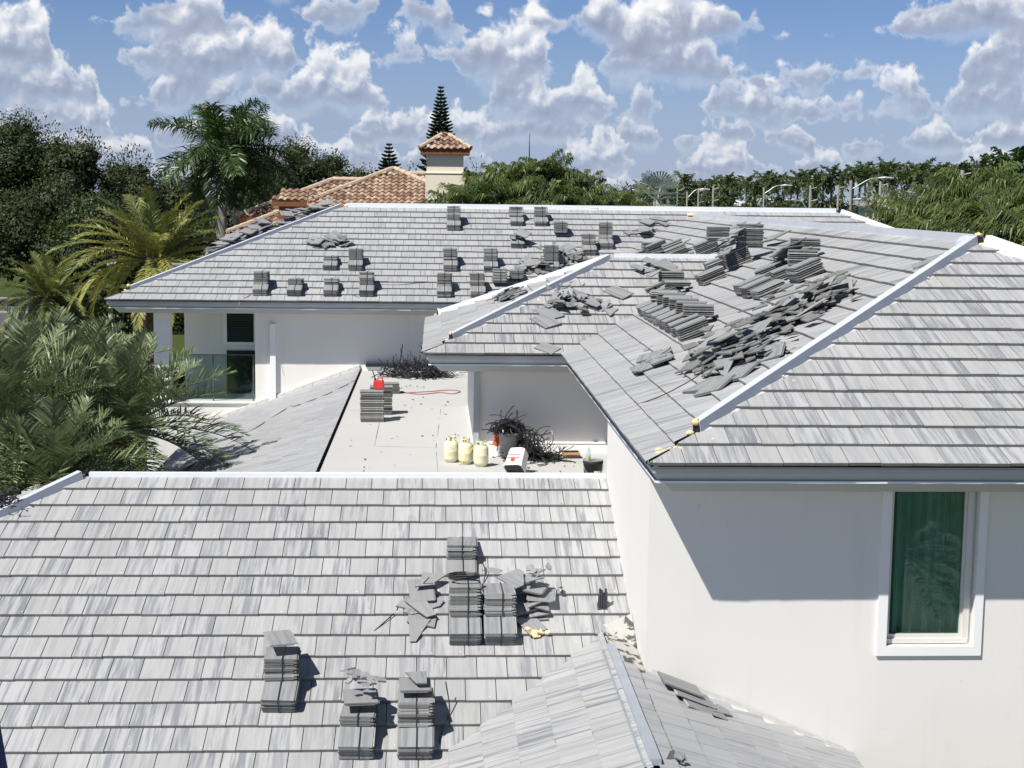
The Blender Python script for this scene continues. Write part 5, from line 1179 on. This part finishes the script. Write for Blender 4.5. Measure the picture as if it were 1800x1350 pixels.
# ------------------------------------------------------------------ terracotta house
terra = empty('terracotta_house', (-5, 62, GZ), 'house with terracotta barrel tile roof beyond the far ridge', 'house')
M_terra, t = new_mat('terracotta_barrel'); r = attr(t)
col = t.ramp(t.math('FRACT', t.math('MULTIPLY', r, 5.3)), [(0, (.12, .08, .065)), (.2, (.25, .16, .115)), (.45, (.33, .225, .16)), (.7, (.46, .36, .26)), (.88, (.28, .17, .135)), (1, (.54, .46, .36))])
finish(M_terra, t, col, .85, t.noise(objc(t), 40, 2), .004)
M_cream_w = mat_plain('cream_stucco', (.84, .76, .63), .9, .03, 1.5)
M_wood = mat_plain('brown_fascia_wood', (.20, .085, .04), .7, .15, 5)
M_rcap = mat_plain('pale_terracotta_cap', (.52, .42, .31), .85, .25, 12)
def barrel(F, poly, parent, w_=.26, e_=.36):
    """S-shaped clay tiles laid in courses, clipped to a convex polygon (plane coordinates)"""
    us = [p[0] for p in poly]; vs = [p[1] for p in poly]; mb = MB(); n = len(poly)
    area = sum(poly[i][0]*poly[(i+1) % n][1]-poly[(i+1) % n][0]*poly[i][1] for i in range(n)); P_ = poly if area > 0 else poly[::-1]
    def ins(u, v):
        for i in range(n):
            a, b = P_[i], P_[(i+1) % n]
            if (b[0]-a[0])*(v-a[1])-(b[1]-a[1])*(u-a[0]) < -.02*math.hypot(b[0]-a[0], b[1]-a[1]): return False
        return True
    v = min(vs); k = 0
    while v < max(vs):
        u = min(us)-(k % 2)*.0
        while u < max(us):
            if ins(u+w_/2, v+.1):
                r_ = random.random(); S = 6; rows = []
                for vv, hh in ((v-.02, .045), (v+e_, .0)):
                    rows.append([F @ Vector((u+w_*j/S, vv, hh+.055*max(-.25, math.sin(math.pi*(j/S*1.45))))) for j in range(S+1)])
                base = [F @ Vector((u+w_*j/S, v-.02, .0)) for j in range(S+1)]
                mb.add(rows[0]+rows[1], [(j, j+1, S+2+j, S+1+j) for j in range(S)], 0, r_); mb.add(base+rows[0], [(j, j+1, S+2+j, S+1+j) for j in range(S)], 1, r_)
            u += w_
        v += e_; k += 1
    mb.add([F @ Vector((p[0], p[1], -.01)) for p in P_], [tuple(range(n))], 1)
    return mb.build('roof', [M_terra, M_wood], parent)
def capline(p0, p1, parent, r=.10):
    p0, p1 = Vector(p0), Vector(p1); n = max(2, int((p1-p0).length/.33)); mb = MB()
    for i in range(n):
        a, b = p0.lerp(p1, i/n), p0.lerp(p1, (i+1)/n); mb.tube([a, b+(b-a)*.1], [r*1.12, r*.9], 8)
    return mb.build('ridge_cap', M_rcap, parent)
def hiproof(x0, x1, yf, zf, run, parent, ridge_len):
    """eave from x0 to x1 at yf, zf; hips of equal pitch; ridge of given length"""
    rise = run*T; cx = x0+run
    F = frame((x0, yf, zf), (1, 0, 0), (0, CS, SN)); Lv = run/CS
    barrel(F, [(0, 0), (x1-x0, 0), (x1-x0-run, Lv), (run, Lv)], parent)
    F2 = frame((x0, yf, zf), (0, -1, 0), (CS, 0, SN)); barrel(F2, [(0, 0), (-run, Lv), (-2*run, 0)], parent)
    capline((x0, yf, zf+.05), (x0+run, yf+run, zf+rise+.07), parent); capline((x1, yf, zf+.05), (x1-run, yf+run, zf+rise+.07), parent)
    if x1-x0-2*run > .2: capline((x0+run, yf+run, zf+rise+.07), (x1-run, yf+run, zf+rise+.07), parent)
    mb = MB(); mb.box(x0+.02, x1, yf-.02, yf+.04, zf-.24, zf-.02); mb.box(x0-.02, x0+.02, yf, yf+2*run, zf-.24, zf-.02); mb.build('fascia', M_wood, parent)
    mb = MB(); mb.box(x0+.6, x1-.6, yf+.6, yf+2*run-.6, GZ, zf-.1); mb.build('wall', M_cream_w, parent)
p = at(417, 381, 58.5); pA = at(570, 318, 62)
hiproof(p.x, p.x+9.6, 58.6, p.z, (pA.z-p.z)/T, terra, 2)
pB = at(690, 299, 62.5); zB = -1.55; runB = (pB.z-zB)/T; hiproof(pB.x-runB, pB.x+runB+.1, 62.5-runB, zB, runB, terra, 0)
pC = at(735, 308, 65); runC = (pC.z+1.4)/T; hiproof(pC.x-runC-1, pC.x+runC+2.0, 65-runC, -1.4, runC, terra, 2)
pD = at(478, 352, 57.6); F = frame((pD.x, 57.5, pD.z), (1, 0, 0), (0, CS, SN)); barrel(F, [(0, 0), (1.35, 0), (1.35, .9), (.3, .9)], terra)
mb = MB(); mb.box(pD.x, pD.x+1.3, 57.5, 57.6, pD.z-.22, pD.z-.02); mb.box(pD.x+.25, pD.x+1.25, 57.62, 59, pD.z-.8, pD.z-.2); mb.build('fascia', M_wood, terra)
# chimney
c0 = at(750, 262, 57.2); c1 = at(815, 262, 57.2); xa, xb = c0.x, c1.x; w_ = xb-xa; zt_ = c0.z
mb = MB(); ya, yb = 57.2, 57.2+w_
mb.box(xa, xb, ya, yb, GZ, zt_-.12)
z3 = at(780, 304, 57.2).z; mb.box(xa-.03, xb+.03, ya-.03, yb+.03, z3-.06, z3+.02); mb.box(xa-.07, xb+.07, ya-.07, yb+.07, z3-.02, z3+.0)
mb.box(xa-.04, xb+.04, ya-.04, yb+.04, GZ, z3-.06)
ch = mb.build('chimney', M_cream_w, terra)
mb = MB(); o_ = .26; mb.box(xa-o_+.03, xb+o_-.03, ya-o_+.03, yb+o_-.03, zt_-.19, zt_+.0); q = mb.build('chimney_fascia', M_wood, terra); adopt(q, ch)
cx = (xa+xb)/2; run = w_/2+o_; t2 = .62
for (O, U, Vv) in (((xa-o_, ya-o_, zt_), (1, 0, 0), (0, 1, t2)), ((xa-o_, yb+o_, zt_), (0, -1, 0), (1, 0, t2)), ((xb+o_, ya-o_, zt_), (0, 1, 0), (-1, 0, t2))):
    q = barrel(frame(O, U, Vv), [(0, 0), (2*run, 0), (run, run*math.hypot(1, t2))], terra, .24, .30); adopt(q, ch)
for (dx, dy) in ((-1, -1), (1, -1), (-1, 1), (1, 1)): q = capline((cx+dx*run, (ya+yb)/2+dy*run, zt_+.05), (cx+dx*.15, (ya+yb)/2+dy*.15, zt_+.06+(run-.15)*t2), terra, .085); adopt(q, ch)

# ------------------------------------------------------------------ poles, lamps, wires and buildings along the road
M_pole = mat_plain('pale_concrete_pole', (.38, .36, .32), .85, .12, 6)
M_lamp = mat_plain('aluminium_lamp', (.62, .63, .62), .4, .05, metallic=.3)
M_wire = mat_plain('dark_wire', (.03, .03, .03), .6)
def upole(px, ptop, Y, label, r=.17):
    c = at(px, ptop, Y); root = empty('utility_pole', (c.x, Y, GZ), label, 'utility pole', 'utility poles along the road')
    mb = MB(); mb.tube([(c.x, Y, GZ), (c.x, Y, c.z)], [r*.52, r*.42], 8); mb.build('pole', M_pole, root)
    mb = MB()
    for k in range(3): mb = MB(); mb.tube([(c.x, Y, c.z-.25-k*.9), (c.x+.42, Y-.1, c.z-.15-k*.9)], .04, 5); mb.build('bracket', M_pole, root)
    return Vector((c.x+.4, Y-.1, c.z-.15))
def slamp(px, ptop, pxh, pyh, Y, label, r=.16, col=None):
    c = at(px, ptop, Y); h_ = at(pxh, pyh, Y); root = empty('street_lamp', (c.x, Y, GZ), label, 'street lamp', 'street lamps along the road')
    mb = MB(); mb.tube([(c.x, Y, GZ), (c.x, Y, c.z)], [r*.52, r*.42], 8); mb.build('pole', M_pole, root)
    dx = h_.x-c.x; mb = MB(); z0_ = c.z-.5 if c.z > h_.z-.8 else c.z-.2; mb.tube([(c.x, Y, min(z0_, h_.z-.5)), (c.x+dx*.6, Y, h_.z-.12), (c.x+dx*.8, Y, h_.z-.02), (h_.x, Y, h_.z)], [.03, .026, .024, .022], 6); mb.build('arm', M_lamp, root)
    mb = MB(); s_ = 1 if dx > 0 else -1; mb.tube([(h_.x, Y, h_.z), (h_.x+.35*s_, Y, h_.z+.02), (h_.x+.85*s_, Y, h_.z)], [.05, .14, .08], 8, squash=.55); mb.build('lamp_head', M_lamp, root)
tips = [upole(1692, 299, 78, 'thick utility pole among the palms at the right', .24), upole(1548, 319, 88, 'utility pole right of the tall street lamp', .20), upole(1474, 325, 112, 'utility pole left of the tall street lamp', .20), upole(1425, 326, 110, 'utility pole left of the lamp with the long arm', .19),
        upole(1284, 329, 150, 'small utility pole left of the third street lamp', .18), upole(1254, 327, 118, 'utility pole beside the small street lamp', .17), upole(1228, 331, 122, 'thin utility pole behind the small street lamp', .15), upole(1191, 331, 140, 'leftmost thin utility pole of the row', .15)]
slamp(1496, 317, 1543, 313, 82, 'tall street lamp with long arm above the far hip', .19)
slamp(1343, 329, 1372, 326, 110, 'street lamp with raised arm in the middle of the row', .15)
slamp(1208, 337, 1228, 333, 115, 'small street lamp at the left of the row', .15)
slamp(1548.5, 366, 1522, 351, 87.6, 'low lamp bent left beside the utility pole', .08); slamp(1425.6, 366, 1400, 352, 109, 'low lamp bent left under the utility poles', .08); slamp(1092, 338, 1108, 334, 150, 'far street lamp left of the silver palm', .12)
for k in range(3):
    mb = MB()
    for a, b in zip(tips, tips[1:]):
        a = a-Vector((0, 0, .9*k)); b = b-Vector((0, 0, .9*k)); pts = [a.lerp(b, j/8)-Vector((0, 0, .8*(1-(2*j/8-1)**2))) for j in range(9)]; mb.tube(pts, .022, 4)
    reg(mb.build('power_line', M_wire), ('topmost', 'middle', 'lowest')[k]+' wire slung between the utility poles', 'power line', 'power lines')
c = at(931, 235, 75); mb = MB(); mb.tube([(c.x, 75, GZ), (c.x, 75, c.z-1.5), (c.x, 75, c.z)], [.05, .04, .012], 6); reg(mb.build('aerial', M_wire), 'thin aerial mast rising behind the areca palms', 'aerial')
def far_house(px0, px1, pe, pr, Y, label, roofc, wallc):
    a = at(px0, pe, Y); b = at(px1, pe, Y); r_ = at((px0+px1)/2, pr, Y+4); root = empty('road_house', ((a.x+b.x)/2, Y+4, GZ), label, 'house', 'houses beyond the road')
    mb = MB(); mb.box(a.x+.5, b.x-.5, Y+.5, Y+8, GZ, a.z-.25); mb.build('wall', wallc, root)
    mb = MB(); run = min(4.2, (b.x-a.x)/2.3); mb.add([(a.x, Y, a.z), (b.x, Y, a.z), (b.x, Y+8.5, a.z), (a.x, Y+8.5, a.z), (a.x+run, Y+4.2, r_.z), (b.x-run, Y+4.2, r_.z)], [(0, 1, 5, 4), (1, 2, 5), (2, 3, 4, 5), (3, 0, 4)]); mb.build('roof', roofc, root)
    mb = MB(); mb.box(a.x, b.x, Y-.05, Y, a.z-.28, a.z); mb.build('fascia', M_trim, root)
    mb = MB(); n = int((b.x-a.x)/3)
    for k in range(n): x_ = a.x+1.5+k*3; mb.box(x_, x_+1.2, Y+.45, Y+.5, a.z-2.0, a.z-.8)
    mb.build('window', M_dkglass, root)
M_rg = mat_plain('grey_far_roof', (.24, .23, .23), .9, .1, 3)
far_house(1548, 1690, 361, 336, 118, 'grey-roofed house behind the palms at the right', M_rg, M_white)
far_house(1290, 1325, 357, 352, 160, 'small white building left of the road lamps', M_trim, M_white)
far_house(1355, 1380, 351, 347, 165, 'small white building between the lamps', M_trim, M_white)
# garden furniture at the far left: hedges, gate pier
def hedge(x0, x1, y0, y1, h_, label, seed):
    g = np.random.default_rng(seed); n = int((x1-x0)*(y1-y0)*160+((x1-x0)+(y1-y0))*h_*260); n = min(n, 26000)
    root = empty('clipped_hedge', ((x0+x1)/2, (y0+y1)/2, GZ), label, 'hedge', 'clipped dark hedges on the lawn')
    P = np.stack([g.uniform(x0, x1, n), g.uniform(y0, y1, n), GZ+g.uniform(0, h_, n)], 1); f = g.integers(0, 4, n)
    P[:, 2] = np.where(f == 0, GZ+h_, P[:, 2]); P[:, 1] = np.where(f >= 2, y0, P[:, 1]); P[:, 0] = np.where(f == 1, x1, P[:, 0]); P += g.normal(0, .05, (n, 3))
    nn = nrm(g.normal(0, 1, (n, 3))); a = nrm(np.cross(nn, g.normal(0, 1, (n, 3)))); b = np.cross(nn, a); s = g.uniform(.06, .14, (n, 1)); qm = QM()
    qm.add(np.stack([P-a*s, P+b*s*.6, P+a*s, P-b*s*.6], 1), g.uniform(0, .6, n)); qm.build('leaves', M_oak2, root)
    mb = MB(); mb.box(x0+.08, x1-.08, y0+.08, y1-.08, GZ, GZ+h_-.08); mb.build('twig_core', mat_plain('hedge_core', (.012, .018, .008), .9), root)
hedge(-34, -27.2, 86, 90, 1.9, 'clipped dark hedge at the left edge of the lawn', 1)
hedge(-24.5, -14, 96, 99, 2.6, 'long dark hedge behind the thick-trunked palm', 2)
hedge(-22, -8, 66, 68, 1.2, 'low dark hedge left of the far house', 3)
x0 = at(60, 560, 90).x; mb = MB(); mb.box(x0, x0+.75, 90, 90.5, GZ, GZ+1.75); root = reg(mb.build('gate_pier', M_conc), 'pale gate pier beside the thick palm trunk', 'gate pier')
mb = MB(); mb.box(x0-.05, x0+.8, 89.95, 90.55, GZ+1.753, GZ+1.85); o_ = mb.build('pier_cap', M_conc); adopt(o_, root)
c = at(197, 468, 86); root = empty('garden_lamp', (c.x, 86, GZ), 'white garden lamp glimpsed between the palm fronds', 'garden lamp')
mb = MB(); mb.tube([(c.x, 86, GZ), (c.x, 86, c.z)], .03, 8); mb.build('post', M_wire, root); mb = MB()
for k in range(3): mb.lathe([(.02, 0), (.07, .05), (.09, .22), (.0, .26)], 8, c=(c.x-.2+k*.2, 86, c.z))
mb.build('lantern', M_trim, root)
date_palm((8.4, 2.4, -6.3), 2.0, 'date palm beside the near wall, seen only as a reflection', 40, 'feathery date palms behind the viewer')
date_palm((7.0, -1.0, -6.9), 2.0, 'second date palm behind the viewer', 36, 'feathery date palms behind the viewer')
# ------------------------------------------------------------------ lift everything so that the ground lies at zero
for o in TOP: o.location.z += H
cam.matrix_world = Matrix.Translation((0, 0, H)) @ cam.matrix_world
